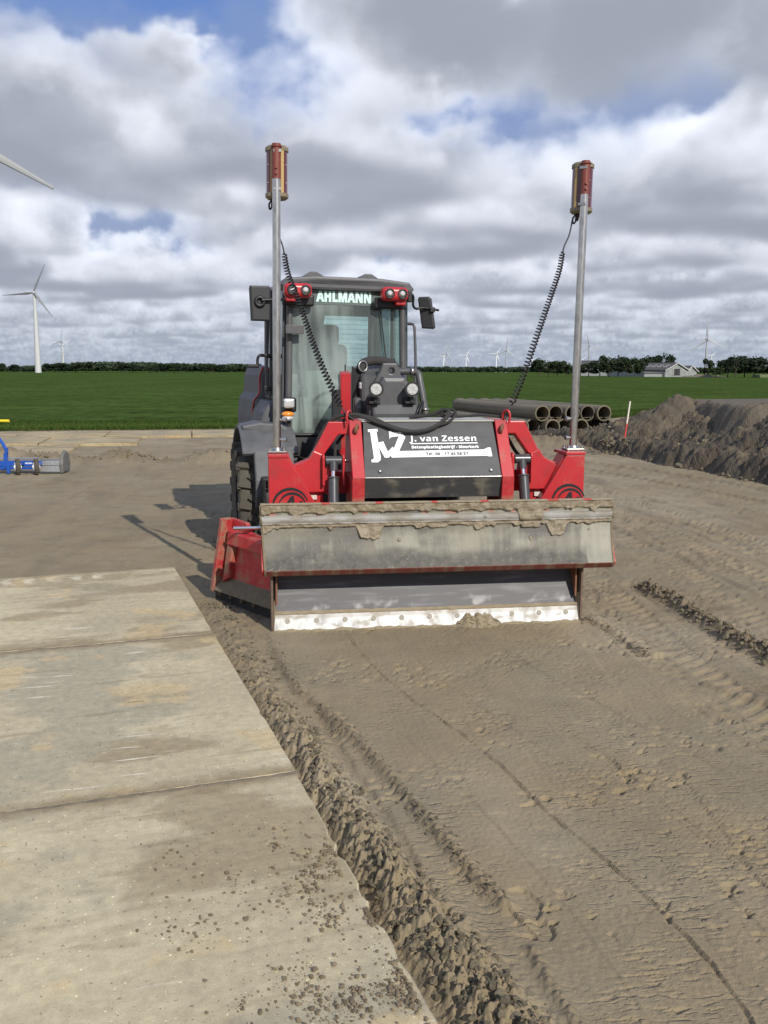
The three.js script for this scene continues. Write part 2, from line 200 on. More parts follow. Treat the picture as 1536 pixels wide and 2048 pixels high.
// ------------------------------------------------------------------ the sandy site
// lines on the ground as [x, z] in metres, read from where they lie in the place
const LN = {
  scratch: [[-0.241, -5.589], [-0.135, -5.144], [0.008, -4.705], [0.155, -4.333], [0.344, -3.954], [0.481, -3.609], [0.61, -3.176], [0.737, -2.861], [0.835, -2.574], [0.899, -2.324], [0.92, -2.082], [0.94, -1.6]],
  ridge: [[-0.72, -5.5], [-0.662, -5.336], [-0.533, -4.824], [-0.42, -4.47], [-0.251, -4.163], [-0.101, -3.837], [0.028, -3.51], [0.137, -3.211], [0.23, -2.956], [0.31, -2.737], [0.375, -2.60]],
  ridgeB: [[0.42, -2.37], [0.443, -2.227], [0.479, -2.08], [0.53, -1.7]],
  twin: [[0.555, -4.563], [0.692, -4.213], [0.9, -3.731], [0.963, -3.433], [1.057, -3.16], [1.134, -2.912], [1.211, -2.697], [1.33, -2.2]],
  passEdge: [[1.301, -5.875], [1.401, -5.632], [1.459, -5.237], [1.509, -5.079]],
  furrow: [[1.949, -6.846], [2.037, -6.413], [2.07, -5.877], [2.128, -5.422], [2.186, -5.076], [2.265, -4.61], [2.4, -3.9]],
  scarp: [[1.645, -4.619], [1.746, -4.47], [1.874, -4.315], [2.0, -4.1]],
  windrow: [[-1.20, -6.25], [-1.10, -6.024], [-0.85, -5.283], [-0.58, -4.431], [-0.36, -3.808], [-0.195, -3.331], [-0.055, -2.954], [0.06, -2.65], [0.165, -2.398], [0.25, -2.187], [0.33, -2.0], [0.51, -1.5]],
  groove: [[-0.40, -4.5], [-0.227, -3.949], [-0.086, -3.481], [0.012, -3.201], [0.083, -2.946], [0.118, -2.763], [0.169, -2.6], [0.215, -2.463]],
  t1: [[2.6, -19], [3.351, -17.174], [3.629, -16.506], [4.317, -14.988], [4.837, -13.812], [5.227, -12.495], [5.6, -11]],
  t2: [[2.4, -17.5], [3.099, -15.86], [3.365, -15.287], [3.779, -14.253], [4.151, -13.179], [4.448, -12.4], [4.772, -11.385], [5.2, -10]],
  t3: [[2.8, -13], [2.97, -12.0], [3.22, -10.425], [3.398, -9.209], [3.456, -8.174], [3.5, -7]],
  chevA: [[1.62, -8.4], [1.586, -7.223], [1.609, -6.264], [1.612, -5.312], [1.66, -4.604], [1.72, -3.881]],
  chevB: [[2.5, -9.5], [2.427, -7.832], [2.375, -6.566], [2.373, -5.533], [2.45, -4.8]],
  t6: [[2.6, -11.5], [2.677, -10.369], [2.813, -8.798], [2.871, -7.63], [2.966, -6.979]],
  ra: [[2.5, -15.5], [3.0, -13.6], [3.35, -12.0], [3.7, -10.4], [3.95, -9.0], [4.2, -7.6]],
  rb: [[2.1, -14.5], [2.55, -12.6], [2.9, -11.0], [3.1, -9.6], [3.2, -8.3], [3.3, -6.6]],
  rc: [[1.9, -12.5], [2.2, -10.8], [2.45, -9.0], [2.6, -7.8], [2.7, -6.6], [2.8, -5.4]],
  rd: [[2.3, -16.5], [3.0, -14.6], [3.6, -12.8], [4.1, -11.2], [4.5, -9.8]],
  re: [[1.55, -9.6], [1.75, -8.2], [1.85, -7.3], [1.9, -6.5], [1.95, -5.6]],
  faintA: [[0.05, -5.55], [0.25, -4.8], [0.5, -4.2], [0.75, -3.6], [0.93, -3.1], [1.08, -2.6], [1.2, -2.0]],
  faintB: [[0.55, -5.6], [0.85, -4.8], [1.15, -4.1], [1.4, -3.5], [1.6, -2.9]],
  faintC: [[-0.15, -4.4], [0.1, -3.9], [0.3, -3.4], [0.45, -2.95], [0.58, -2.5], [0.68, -2.0]],
  left1: [[-2.6, -13.6], [-2.45, -11.5], [-2.5, -9.5], [-2.7, -7.6]],
  left2: [[-4.3, -13.2], [-4.2, -11.5], [-4.0, -9.6], [-4.1, -8]],
};
const CUM = {}; for (const k in LN) { let s = 0; CUM[k] = LN[k].map((p, i) => (i && (s += Math.hypot(p[0] - LN[k][i - 1][0], p[1] - LN[k][i - 1][1])), s)); }
const BOX = {}; for (const k in LN) { const xs = LN[k].map((p) => p[0]), zs = LN[k].map((p) => p[1]); BOX[k] = [Math.min(...xs), Math.max(...xs), Math.min(...zs), Math.max(...zs)]; }
const near = { d: 9, s: 0, t: 0 };
function line(k, x, z, reach) { // signed distance to a line (positive on its right seen towards the camera), and the way along it
  const b = BOX[k]; near.d = 9; if (x < b[0] - reach || x > b[1] + reach || z < b[2] - reach || z > b[3] + reach) return near;
  const P = LN[k]; let best = 1e9;
  for (let i = 0; i + 1 < P.length; i++) { const ax = P[i][0], az = P[i][1], dx = P[i + 1][0] - ax, dz = P[i + 1][1] - az, L2 = dx * dx + dz * dz; const t = clamp(((x - ax) * dx + (z - az) * dz) / L2), ex = x - ax - dx * t, ez = z - az - dz * t, e = ex * ex + ez * ez; if (e < best) { best = e; const L = Math.sqrt(L2); near.d = Math.sqrt(e) * (dz * ex - dx * ez >= 0 ? 1 : -1); near.s = CUM[k][i] + t * L; near.t = (i === 0 && t === 0) || (i === P.length - 2 && t === 1) ? 1 : 0; } }
  return near;
}
// slab frame: far right corner, along the edge towards the camera, and across to the left
const SA = 19.2 * Math.PI / 180, SO = [-1.666, -7.212], SE = [Math.sin(SA), Math.cos(SA)], SL = [-Math.cos(SA), Math.sin(SA)];
const slabAt = (s, l) => [SO[0] + SE[0] * s + SL[0] * l, SO[1] + SE[1] * s + SL[1] * l];
const BA = 8.1 * Math.PI / 180, BX = [Math.cos(BA), -Math.sin(BA)], BZ = [Math.sin(BA), Math.cos(BA)], BO = [0.2925, -5.725];
const FEET = [[0.939, -3.588, -0.35, 0.8], [0.441, -2.558, -0.2, 1.0], [1.0, -4.0, -0.9, 0.45], [0.499, -3.099, -0.9, 0.3]];
const PILES = [[-7.0, -16.5, 1.0, 0.6, 0.26], [-5.75, -16.4, 0.5, 0.4, 0.10], [-4.75, -16.6, 0.55, 0.35, 0.17], [-4.2, -16.3, 0.5, 0.3, 0.05], [-3.05, -16.5, 0.55, 0.4, 0.19], [-2.3, -16.6, 0.7, 0.4, 0.10], [3.7, -20.4, 1.4, 1.2, 0.16], [2.4, -20.2, 1.4, 0.9, 0.12]];
const gOut = { y: 0, c: [0, 0, 0] };
const DRY = [0.272, 0.229, 0.160], MOIST = [0.219, 0.180, 0.118], WET_AND_SHADE = [0.152, 0.122, 0.080], PALE = [0.315, 0.275, 0.207];
function ground(x, z, detail = true) {
  const r = Math.hypot(x, z);
  const bxl = (x - BO[0]) * BX[0] + (z - BO[1]) * BX[1], bzl = (x - BO[0]) * BZ[0] + (z - BO[1]) * BZ[1];
  let y = fbm(x * 0.35, z * 0.35, 3) * 0.03 * sm(6, 14, r), tone = 0.5 + fbm(x * 0.8 + 5, z * 0.8, 6) * 1.3, wetAndShade = 0, clod = 0;
  const s0 = (x - SO[0]) * SE[0] + (z - SO[1]) * SE[1], l0 = (x - SO[0]) * SL[0] + (z - SO[1]) * SL[1];
  // the strip that the blade has just levelled: between the windrow and the edge of the pass, towards the viewer
  const edgeL = line('windrow', x, z, 1.2).d;
  const strip = bzl > -0.1 && bxl < 1.05 + 0.02 * bzl ? sm(-0.02, 0.05, bzl) : 0;
  const far = sm(7.5, 10.5, r);
  if (r < 16) {
    y += fbm(x * 7, z * 7, 4) * 0.006;
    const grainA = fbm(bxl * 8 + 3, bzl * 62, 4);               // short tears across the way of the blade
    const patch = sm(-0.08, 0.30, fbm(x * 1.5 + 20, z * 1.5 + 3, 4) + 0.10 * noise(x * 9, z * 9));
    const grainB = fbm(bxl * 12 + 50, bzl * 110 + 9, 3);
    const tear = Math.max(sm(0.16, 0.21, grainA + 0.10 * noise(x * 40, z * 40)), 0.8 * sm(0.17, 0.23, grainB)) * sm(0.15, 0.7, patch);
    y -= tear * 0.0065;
    wetAndShade += tear * 0.15;  // tears darkened: partly damp sand, partly their shade painted into the colour
    y += fbm(bxl * 16, bzl * 1.2, 3) * 0.0035 * (0.4 + strip);   // drag lines along it
    const holes = sm(0.22, 0.30, noise(x * 17 + 7, z * 30) + 0.25 * noise(x * 50, z * 60)) * sm(0.04, 0.22, fbm(x * 2.2, z * 2.2 + 44, 3)); y -= holes * 0.016; wetAndShade += holes * 0.15; y += 0.0022 * noise(x * 60, z * 60);
    if (detail) {
      let n = line('windrow', x, z, 0.6), d = n.d, s = n.s;
      if (n.d < 8) { const w = mix(0.14, 0.080, sm(0, 2.4, s)) * (1 + 0.35 * noise(s * 3.1, 2)) * mix(1, 1.3, sm(3.6, 4.8, s)), h = mix(0.022, 0.058, sm(0.6, 3.2, s)) * (1 + 0.4 * noise(s * 4.7, 9));
        const e = d / w, k = Math.exp(-e * e * 0.9); if (k > 0.02) { const jx = x + 0.02 * noise(x * 26, z * 26), jz = z + 0.02 * noise(x * 26 + 9, z * 26), c = 1 - worley(jx * 21, jz * 21), c2 = 1 - worley(jx * 52 + 9, jz * 52), c3 = fbm(x * 34, z * 34, 5), c4 = fbm(x * 9, z * 9, 3); y += h * k * (0.20 + 0.62 * c + 0.42 * c2 + 1.15 * c3 + 0.95 * c4); clod = Math.max(clod, k); wetAndShade += k * (0.16 + 0.3 * sm(0.1, 0.4, noise(x * 9, z * 9))); }
        const gl = Math.exp(-Math.pow((d + w * 1.45) / 0.05, 2)); y -= gl * 0.035 * sm(0.3, 2, s); }
      n = line('ridge', x, z, 0.4); d = n.d; s = n.s; if (Math.abs(d) < 0.25) { const h = 0.017 * sm(0, 0.8, s) * (1 - sm(3.3, 3.6, s) * 0.6), j = 0.014 * noise(s * 24, 5), w = 0.026 * (1 + 0.5 * noise(s * 9, 1)); const e = (d + j) / w; y += h * Math.exp(-e * e) * (0.55 + 0.9 * (1 - worley(x * 40, z * 40))); y += -0.012 * sm(0.02, -0.05, d) * sm(-0.25, -0.05, d); wetAndShade += 0.55 * Math.exp(-Math.pow((d + 0.012) / 0.026, 2)) * sm(0, 0.8, s); }
      n = line('ridgeB', x, z, 0.3); d = n.d; if (Math.abs(d) < 0.2) { const e = (d + 0.01 * noise(n.s * 24, 5)) / 0.022; y += 0.016 * Math.exp(-e * e) * (0.55 + 0.9 * (1 - worley(x * 42, z * 42))); wetAndShade += 0.5 * Math.exp(-e * e); }
      n = line('scratch', x, z, 0.2); d = n.d; if (Math.abs(d) < 0.1) { const e = (d + 0.006 * noise(n.s * 13, 8)) / 0.0055, br = 0.45 + 0.8 * clamp(0.5 + noise(n.s * 6, 4) * 1.5); y += (0.007 * Math.exp(-Math.pow(e - 1.5, 2)) - 0.009 * Math.exp(-e * e)) * br; wetAndShade += 0.4 * Math.exp(-e * e) * br; }
      n = line('twin', x, z, 0.2); d = n.d; if (Math.abs(d) < 0.1) { y -= 0.006 * (Math.exp(-Math.pow(d / 0.006, 2)) + Math.exp(-Math.pow((d - 0.03) / 0.006, 2))); }
      n = line('groove', x, z, 0.2); d = n.d; if (Math.abs(d) < 0.15) { const e = (d + 0.012 * noise(n.s * 10, 3)) / 0.018; y -= 0.015 * Math.exp(-e * e) * (n.t ? 0.2 : 1); wetAndShade += 0.3 * Math.exp(-e * e); }
      n = line('passEdge', x, z, 0.3); d = n.d; if (Math.abs(d) < 0.25 && !n.t) { y += 0.020 * sm(-0.012, 0.012, d) * sm(0.2, 0.05, d) * (0.6 + 0.8 * (1 - worley(x * 26, z * 26))); wetAndShade += 0.4 * Math.exp(-Math.pow(d / 0.016, 2)); }
      n = line('furrow', x, z, 0.5); d = n.d; s = n.s; if (Math.abs(d) < 0.4) { const w = 0.06 * (1 + 0.3 * noise(s * 5, 3)), e = (d + 0.03 * noise(s * 6, 1)) / w, k = Math.exp(-e * e) * sm(0, 0.1, s) * (n.t && s < 0.01 ? 0 : 1); y += 0.062 * k * (0.35 + 1.0 * (1 - worley(x * 20, z * 20)) + 0.4 * fbm(x * 34, z * 34, 3)); clod = Math.max(clod, k); wetAndShade += 0.75 * k; y -= 0.015 * Math.exp(-Math.pow((d + 0.10) / 0.05, 2)); }
      n = line('scarp', x, z, 0.3); d = n.d; if (Math.abs(d) < 0.2 && !n.t) { y += 0.016 * sm(-0.02, 0.01, d) * sm(0.16, 0.03, d); wetAndShade += 0.4 * Math.exp(-Math.pow((d + 0.005) / 0.02, 2)); }
      for (const [k, w, dep] of [['chevA', 0.19, 0.011], ['chevB', 0.20, 0.012], ['t6', 0.20, 0.018], ['t3', 0.20, 0.022]]) { n = line(k, x, z, 0.4); d = n.d; if (Math.abs(d) < w * 1.2) { const q = Math.abs(d) / w, along = n.s + Math.abs(d) * 0.75 + (d > 0 ? 0.055 : 0), ph = along / 0.115 - Math.floor(along / 0.115), lug = sm(0.0, 0.12, ph) * sm(0.62, 0.42, ph), m = sm(1.05, 0.9, q) * sm(0.03, 0.16, q) * sm(-0.25, 0.15, fbm(x * 3, z * 3, 3) + 0.4 * noise(x * 18, z * 18)) * 1.15; y -= dep * lug * m + 0.004 * sm(1.05, 0.95, q); wetAndShade += 0.25 * lug * m * (ph < 0.2 ? 1 : 0.2); } }
      for (const [fx, fz, a, amt] of FEET) { const dx = x - fx, dz = z - fz; if (dx * dx + dz * dz < 0.05) { const c = Math.cos(a), q = Math.sin(a), u = c * dx + q * dz, v = -q * dx + c * dz; const toe = Math.hypot(u / 0.052, (v + 0.055) / 0.085), heel = Math.hypot(u / 0.040, (v - 0.085) / 0.055); const fe = Math.min(toe, heel) + 0.10 * noise(x * 22, z * 22), one = sm(1.04, 0.93, fe) * amt * sm(-0.055, 0.02, u + 0.02 * noise(v * 20, 3)); y -= 0.012 * one; tone += 0.15 * one; } }
    }
  }
  if (detail && r < 17) for (const [k, w, dp] of [['ra', 0.05, 0.020], ['rb', 0.035, 0.014], ['rc', 0.03, 0.010], ['rd', 0.04, 0.016], ['re', 0.02, 0.008], ['faintA', 0.008, 0.0035], ['faintB', 0.012, 0.004], ['faintC', 0.007, 0.003]]) { const n = line(k, x, z, 0.4), d = n.d + 0.5 * w * noise(n.s * 5, 2); if (Math.abs(d) < 0.35 && !n.t) { const br = clamp(0.55 + 1.2 * noise(n.s * 1.7, k.charCodeAt(1))); y += br * dp * (Math.exp(-Math.pow((d - w * 1.6) / w, 2)) * 0.8 - Math.exp(-Math.pow(d / w, 2))); wetAndShade += 0.35 * br * Math.exp(-Math.pow(d / w, 2)); } }
  // tyre marks farther out
  if (r > 9) for (const [k, w] of [['t1', 0.11], ['t2', 0.08], ['left1', 0.2], ['left2', 0.2]]) { const n = line(k, x, z, 0.6), d = n.d; if (Math.abs(d) < 0.5) { const tooth = k === 't1' ? 0.6 + 0.4 * sm(0.3, 0.6, (n.s / 0.16) % 1) : 1; const dp = k[0] === 'l' ? 0.006 : k === 't1' ? 0.045 : 0.03; y -= dp * Math.exp(-Math.pow(d / w, 4)) * tooth; y += dp * 0.7 * Math.exp(-Math.pow((Math.abs(d) - w * 1.5) / (w * 0.6), 2)); wetAndShade += (k[0] === 'l' ? 0.14 : 0.7) * Math.exp(-Math.pow(d / w, 2)) * tooth; } }
  if (z < -14.5) {
    for (const [px, pz, rx, rz, h] of PILES) { const e = Math.pow((x - px) / rx, 2) + Math.pow((z - pz) / rz, 2); if (e < 3) { const k = Math.exp(-e * 1.5); y += k * h * (0.75 + 0.55 * (1 - worley(x * 6, z * 6)) + 0.4 * fbm(x * 11, z * 11, 3)); wetAndShade += k * 0.45; clod = Math.max(clod, k); } }
    const rough = sm(-15.2, -16.6, z) * sm(3, 0, x) * (x < -4.6 ? sm(-19.6, -18.6, z + 0.20 * (x + 8)) : sm(-24.5, -22, z)) ; y += rough * (0.02 * (1 - worley(x * 2.4, z * 4)) + 0.03 * fbm(x * 1.7, z * 2.6, 5)); wetAndShade += rough * sm(0.05, 0.3, fbm(x * 1.2 + 9, z * 3.2, 4)) * 0.5;
    tone += rough * 0.25;
  }
  if (bzl < 0 || bxl > 1.2) { const sc = sm(0.08, 0.24, fbm(bxl * 3.2 + 90, bzl * 7, 6)), cl = sm(0.10, 0.22, fbm(x * 1.3 + 20, z * 1.3 + 8, 5) ); wetAndShade += sm(0.04, 0.30, fbm(bxl * 1.9 + 4, bzl * 0.5 + 30, 6)) * 0.40 + sc * 0.34; y += cl * 0.007 * (1 - worley(x * 11, z * 11)) - sc * 0.006; }
  // soft berms of the tracks on the right
  if (x > 1.2 && r < 20) { y += 0.012 * noise(x * 2.6 + 3, z * 0.5); wetAndShade += sm(0.12, 0.34, fbm(bxl * 3.2 + 8, bzl * 0.45, 4)) * 0.28; if (detail) { const cr = sm(0.16, 0.36, fbm(bxl * 3 + 70, bzl * 0.7, 3)); y += cr * 0.008 * (1 - worley(x * 24, z * 24)); wetAndShade += cr * 0.2; } }
  // under and beside the slabs
  if (l0 > -0.5 && l0 < 4.3 && s0 > -0.4 && s0 < 9) { const e = Math.min(l0, s0 + 0.02, 8.2 - s0, 4.2 - l0); y = mix(y, -0.10, sm(-0.01, 0.08, e)); if (l0 < 0 && s0 > 1) y -= 0.012 * sm(-0.2, -0.02, l0); }
  // rut of darker damp sand between slab and windrow
  let c = mix3(MOIST, DRY, clamp(tone * 0.75));
  // patches of drier sand, anywhere
  c = mix3(c, PALE, sm(0.02, 0.30, fbm(x * 0.45, z * 0.45 + 9, 6)) * 0.6);
  c = mix3(c, WET_AND_SHADE, clamp(wetAndShade)); const sp = 1 + 0.10 * fbm(x * 5, z * 5, 3);
  gOut.y = y; gOut.c[0] = c[0] * sp; gOut.c[1] = c[1] * sp; gOut.c[2] = c[2] * sp; return gOut;
}
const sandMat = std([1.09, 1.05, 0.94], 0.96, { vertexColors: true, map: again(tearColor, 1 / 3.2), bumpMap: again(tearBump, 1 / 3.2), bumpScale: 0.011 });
{
  // rings about the spot where one stands, closer together where the ground is near
  const A = []; for (let a = -33; a <= 33.001; a += 66 / 640) A.push(a); for (let a = 36; a < 326; a += 5) A.push(a);
  const R = [0.05, 0.3, 0.6, 0.9, 1.15, 1.35]; const N = 760; for (let i = 0; i <= N; i++) R.push(1 / mix(1 / 1.5, 1 / 34, i / N)); R.push(37, 42, 50, 65, 90, 140, 220, 400);
  const na = A.length, nr = R.length, P = new Float32Array(na * nr * 3), C = new Float32Array(na * nr * 3), U = new Float32Array(na * nr * 2), I = new Uint32Array(na * (nr - 1) * 6);
  let q = 0;
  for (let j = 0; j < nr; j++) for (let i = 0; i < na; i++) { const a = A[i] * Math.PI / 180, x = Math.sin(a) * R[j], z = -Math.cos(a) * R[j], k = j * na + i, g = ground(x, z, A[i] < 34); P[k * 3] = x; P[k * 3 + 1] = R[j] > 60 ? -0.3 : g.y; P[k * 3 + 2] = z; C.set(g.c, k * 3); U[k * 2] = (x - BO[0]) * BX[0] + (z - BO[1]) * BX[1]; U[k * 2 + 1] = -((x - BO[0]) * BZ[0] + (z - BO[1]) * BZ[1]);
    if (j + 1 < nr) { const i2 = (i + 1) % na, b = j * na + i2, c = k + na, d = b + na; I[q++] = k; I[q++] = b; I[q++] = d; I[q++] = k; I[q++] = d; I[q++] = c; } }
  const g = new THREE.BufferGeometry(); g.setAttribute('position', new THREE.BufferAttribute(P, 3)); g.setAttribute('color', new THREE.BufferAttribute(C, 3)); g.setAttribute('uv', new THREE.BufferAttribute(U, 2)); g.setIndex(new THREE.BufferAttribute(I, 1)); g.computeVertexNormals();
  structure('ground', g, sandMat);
}

// ------------------------------------------------------------------ concrete slabs under the viewer's feet
function slabTexture(k) {
  return dataTex(1024, 1024, (u, v) => { // u across (0 = right edge), v along (0 = far)
    const x = u * 2, y = v * 2, o = k * 37.7;
    let c = [0.415, 0.362, 0.262];
    const warm = fbm(x * 1.2 + o, y * 1.9 + o, 6); c = mix3(c, [0.49, 0.435, 0.318], sm(-0.10, 0.25, warm));
    const brown = fbm(x * 0.9 + o + 9, y * 2.2 + 40, 7); c = mix3(c, [0.235, 0.185, 0.115], sm(0.04, 0.16, brown) * 0.62);
    const cool = fbm(x * 1.0 + o + 70, y * 1.5 + 3, 6); c = mix3(c, [0.315, 0.292, 0.228], sm(0.05, 0.15, cool) * (k === 0 ? 0.35 : 0.8));
    const tan = fbm(x * 1.6 + o + 21, y * 2.2 + 80, 6); c = mix3(c, [0.50, 0.385, 0.235], sm(0.12, 0.22, tan + 0.10 * fbm(x * 22, y * 22, 3)) * 0.6);
    const st = fbm(x * 1.3 + o, y * 15 + o * 2, 6); c = mix3(c, [0.195, 0.158, 0.104], sm(0.08, 0.30, st) * 0.5 * sm(-0.12, 0.2, fbm(x * 1.2 + 5, y * 1.6 + o, 4)));
    const wh = fbm(x * 1.9 + o + 50, y * 40 + x * 3 + o, 5) + 0.45 * fbm(x * 1.5 + 60 + o, y * 1.5 + o, 3); c = mix3(c, [0.66, 0.63, 0.56], sm(0.29, 0.40, wh) * (k === 2 ? 0.3 : 0.9));
    const e = Math.min(y, 2 - y) + 0.10 * fbm(x * 4 + o, y * 5, 5); c = mix3(c, [0.225, 0.175, 0.108], sm(0.10, -0.01, e) * 0.85);
    if (k === 0) { const ww = x * 6.0 + 0.5 * Math.pow((y - 0.18) * 7, 2), q = Math.abs((ww % 1) - 0.5); const band = sm(0.32, 0.24, y) * sm(0.06, 0.11, y) * sm(0.50, 0.62, x) * sm(1.9, 1.5, x); c = mix3(c, [0.66, 0.62, 0.52], band * sm(0.34, 0.08, q + 0.4 * noise(x * 14, y * 18)) * (0.5 + 0.6 * noise(x * 9, y * 9))); }
    const f = 1 + 0.34 * fbm(x * 24 + o, y * 24, 5) + (rnd() - 0.5) * 0.26; const pit = noise(x * 60 + o, y * 60) > 0.47 ? 0.55 : noise(x * 75, y * 75 + o) > 0.50 ? 1.7 : 1;
    return [c[0] * f * pit * 1.03, c[1] * f * pit, c[2] * f * pit * 0.88];
  }, true, [0.5, 0.5]);
}
const slabBump = dataTex(512, 512, (u, v) => 0.5 + tileFbm(u, v, 10, 6) * 0.8);
const slabMats = [0, 1, 2].map((k) => { const m = std([1, 1, 1], 0.9, { map: slabTexture(k), bumpMap: again(slabBump, 1.2), bumpScale: 0.004 }); return m; });
function slabGeo(w, l, chips, rough = 0.006, thick = 0.14, slot = null) {
  const pts = [], step = 0.035, push = (x, y) => pts.push([x, y]);
  const nx = Math.round(w / step), ny = Math.round(l / step), o = rnd() * 90;
  const chip = (t) => { let d = 0; for (const [a, b, c] of chips) { const e = Math.abs(t - a) / b; if (e < 1) d = Math.max(d, c * (1 - e * e)); } return d; };
  for (let i = 0; i < ny; i++) { const t = i * l / ny; push(rough * Math.abs(noise(t * 9, o)) + chip(t) * (0.75 + 0.5 * noise(t * 30, o)), t); }
  for (let i = 0; i < nx; i++) push(i * w / nx, l - rough * Math.abs(noise(i * 0.4, o + 3)));
  for (let i = ny; i > 0; i--) push(w - rough * Math.abs(noise(i * 0.4, o + 5)), i * l / ny);
  for (let i = nx; i > 0; i--) push(i * w / nx, rough * Math.abs(noise(i * 0.4, o + 7)));
  const s = new THREE.Shape(pts.map((p) => new THREE.Vector2(...p))); if (slot) s.holes.push(new THREE.Path([...Array(16).keys()].map((i) => new THREE.Vector2(slot[0] + 0.042 * Math.cos(-i / 16 * 6.283), slot[1] + 0.014 * Math.sin(-i / 16 * 6.283)))));
  const g = new THREE.ExtrudeGeometry(s, { depth: thick - 0.008, bevelEnabled: true, bevelThickness: 0.008, bevelSize: 0.006, bevelOffset: -0.006, bevelSegments: 2 });
  // outline x = across (left), y = along (towards the viewer) -> lay it flat, top at y = 0
  g.translate(0, 0, -(thick - 0.008) - 0.008 + 0.008); const p = g.attributes.position; for (let i = 0; i < p.count; i++) { const a = p.getX(i), b = p.getY(i), h = p.getZ(i); p.setXYZ(i, -a, h - 0.008, b); } g.computeVertexNormals(); return g; }
{
  const say = ['pale concrete slab whose far edge carries curved white scuffs, nearest the machine', 'grey concrete slab with white scrape marks, middle of the near row', 'stained concrete slab with soil crumbs along its chipped edge, nearest the viewer'];
  const chips = [[], [[1.35, 0.05, 0.012]], [[0.50, 0.05, 0.012], [0.62, 0.05, 0.022], [0.86, 0.04, 0.02], [0.98, 0.07, 0.032], [1.2, 0.05, 0.012]]];
  for (let col = 0; col < 2; col++) for (let i = 0; i < 4; i++) {
    const m = part(scene, 'concrete_slab', slabGeo(2.0, 2.0, col ? [] : chips[i] ?? [], 0.006, 0.14, !col && i === 1 ? [0.527, 1.013] : null), slabMats[(i + col) % 3]);
    const [x, z] = slabAt(i * 2.03, col * 2.03); m.position.set(x, 0.058 + 0.003 * i + (col ? 0.004 : 0), z); m.rotation.set(0.001 * (i - 1), SA + 0.004 * [0, 1, -2, 1][i], -0.002 * (i - 1));
    tag(m, col ? ['concrete slab left of the scuffed far slab', 'concrete slab left of the middle slab', 'concrete slab left of the crumb-strewn slab', 'rearmost concrete slab of the left row'][i] : say[i] ?? 'concrete slab behind the crumb-strewn slab', 'slab', 'concrete slabs of the near track');
  }
}
{ // sand packed into the joints between the slabs
  const gs = []; for (let i = 1; i < 4; i++) gs.push(sheet(260, 8, (u, v) => { const l = mix(-0.01, 4.0, u), w = 0.016 + 0.022 * clamp(0.5 + fbm(l * 2.3 + i * 9, 2, 4) * 2), s = i * 2.03 - 0.015 + (v - 0.5) * 2 * w * (1 + 0.3 * noise(l * 20, v + i)); const [x, z] = slabAt(s, l), k = 1 - Math.pow(Math.abs(v - 0.5) * 2, 2); return { p: [x, 0.058 + 0.003 * (i - 1) - 0.0035 - 0.004 * v + k * (0.006 + 0.006 * sm(-0.05, 0.3, fbm(l * 2.1 + i * 5, 3, 4)) + 0.012 * Math.max(0, fbm(l * 26, v * 5 + i, 3))), z], c: mix3([0.13, 0.104, 0.066], [0.24, 0.195, 0.128], clamp(0.5 + fbm(l * 18, v * 3, 3) * 1.4)) }; }));
  const m = part(scene, 'joint_sand', gs, painted(0.97, { bumpMap: again(grainTex, 6), bumpScale: 0.003, side: THREE.DoubleSide })); tag(m, 'brown sand packed into the joints of the near slabs', 'sand', null, 'stuff');
}
// clods: thrown up along the windrow, and crumbs on the slab
function clodGeo(s, n = 1) { seed = s * 7919 + 3; const g = new THREE.IcosahedronGeometry(1, n); const p = g.attributes.position; for (let i = 0; i < p.count; i++) { const x = p.getX(i), y = p.getY(i), z = p.getZ(i), k = 0.78 + 0.5 * noise(x * 1.3 + s * 3, y * 1.3 + z * 1.7) + 0.28 * noise(x * 3 + z * 2, y * 3 + s); p.setXYZ(i, x * k, y * k * 0.75, z * k); } g.computeVertexNormals(); return g; }
const clodMat = std([0.222, 0.186, 0.122], 0.97, { map: again(sandTex, 1), bumpMap: again(grainTex, 2), bumpScale: 0.003 });
function scatter(name, label, geo, spots, mat = clodMat) { const im = new THREE.InstancedMesh(geo, mat, spots.length), o = new THREE.Object3D(), col = new THREE.Color(); spots.forEach(([x, y, z, s], i) => { o.position.set(x, y, z); o.rotation.set(rr(0, 6), rr(0, 6), rr(0, 6)); o.scale.set(s * rr(0.8, 1.3), s * rr(0.7, 1.1), s * rr(0.8, 1.3)); o.updateMatrix(); im.setMatrixAt(i, o.matrix); const k = rr(0.75, 1.25); im.setColorAt(i, col.setRGB(k, k, k * rr(0.92, 1.02))); }); im.name = numbered(name); shade(im); scene.add(im); return tag(im, label, name === 'soil_clods' ? 'clods' : 'crumbs', null, 'stuff'); }
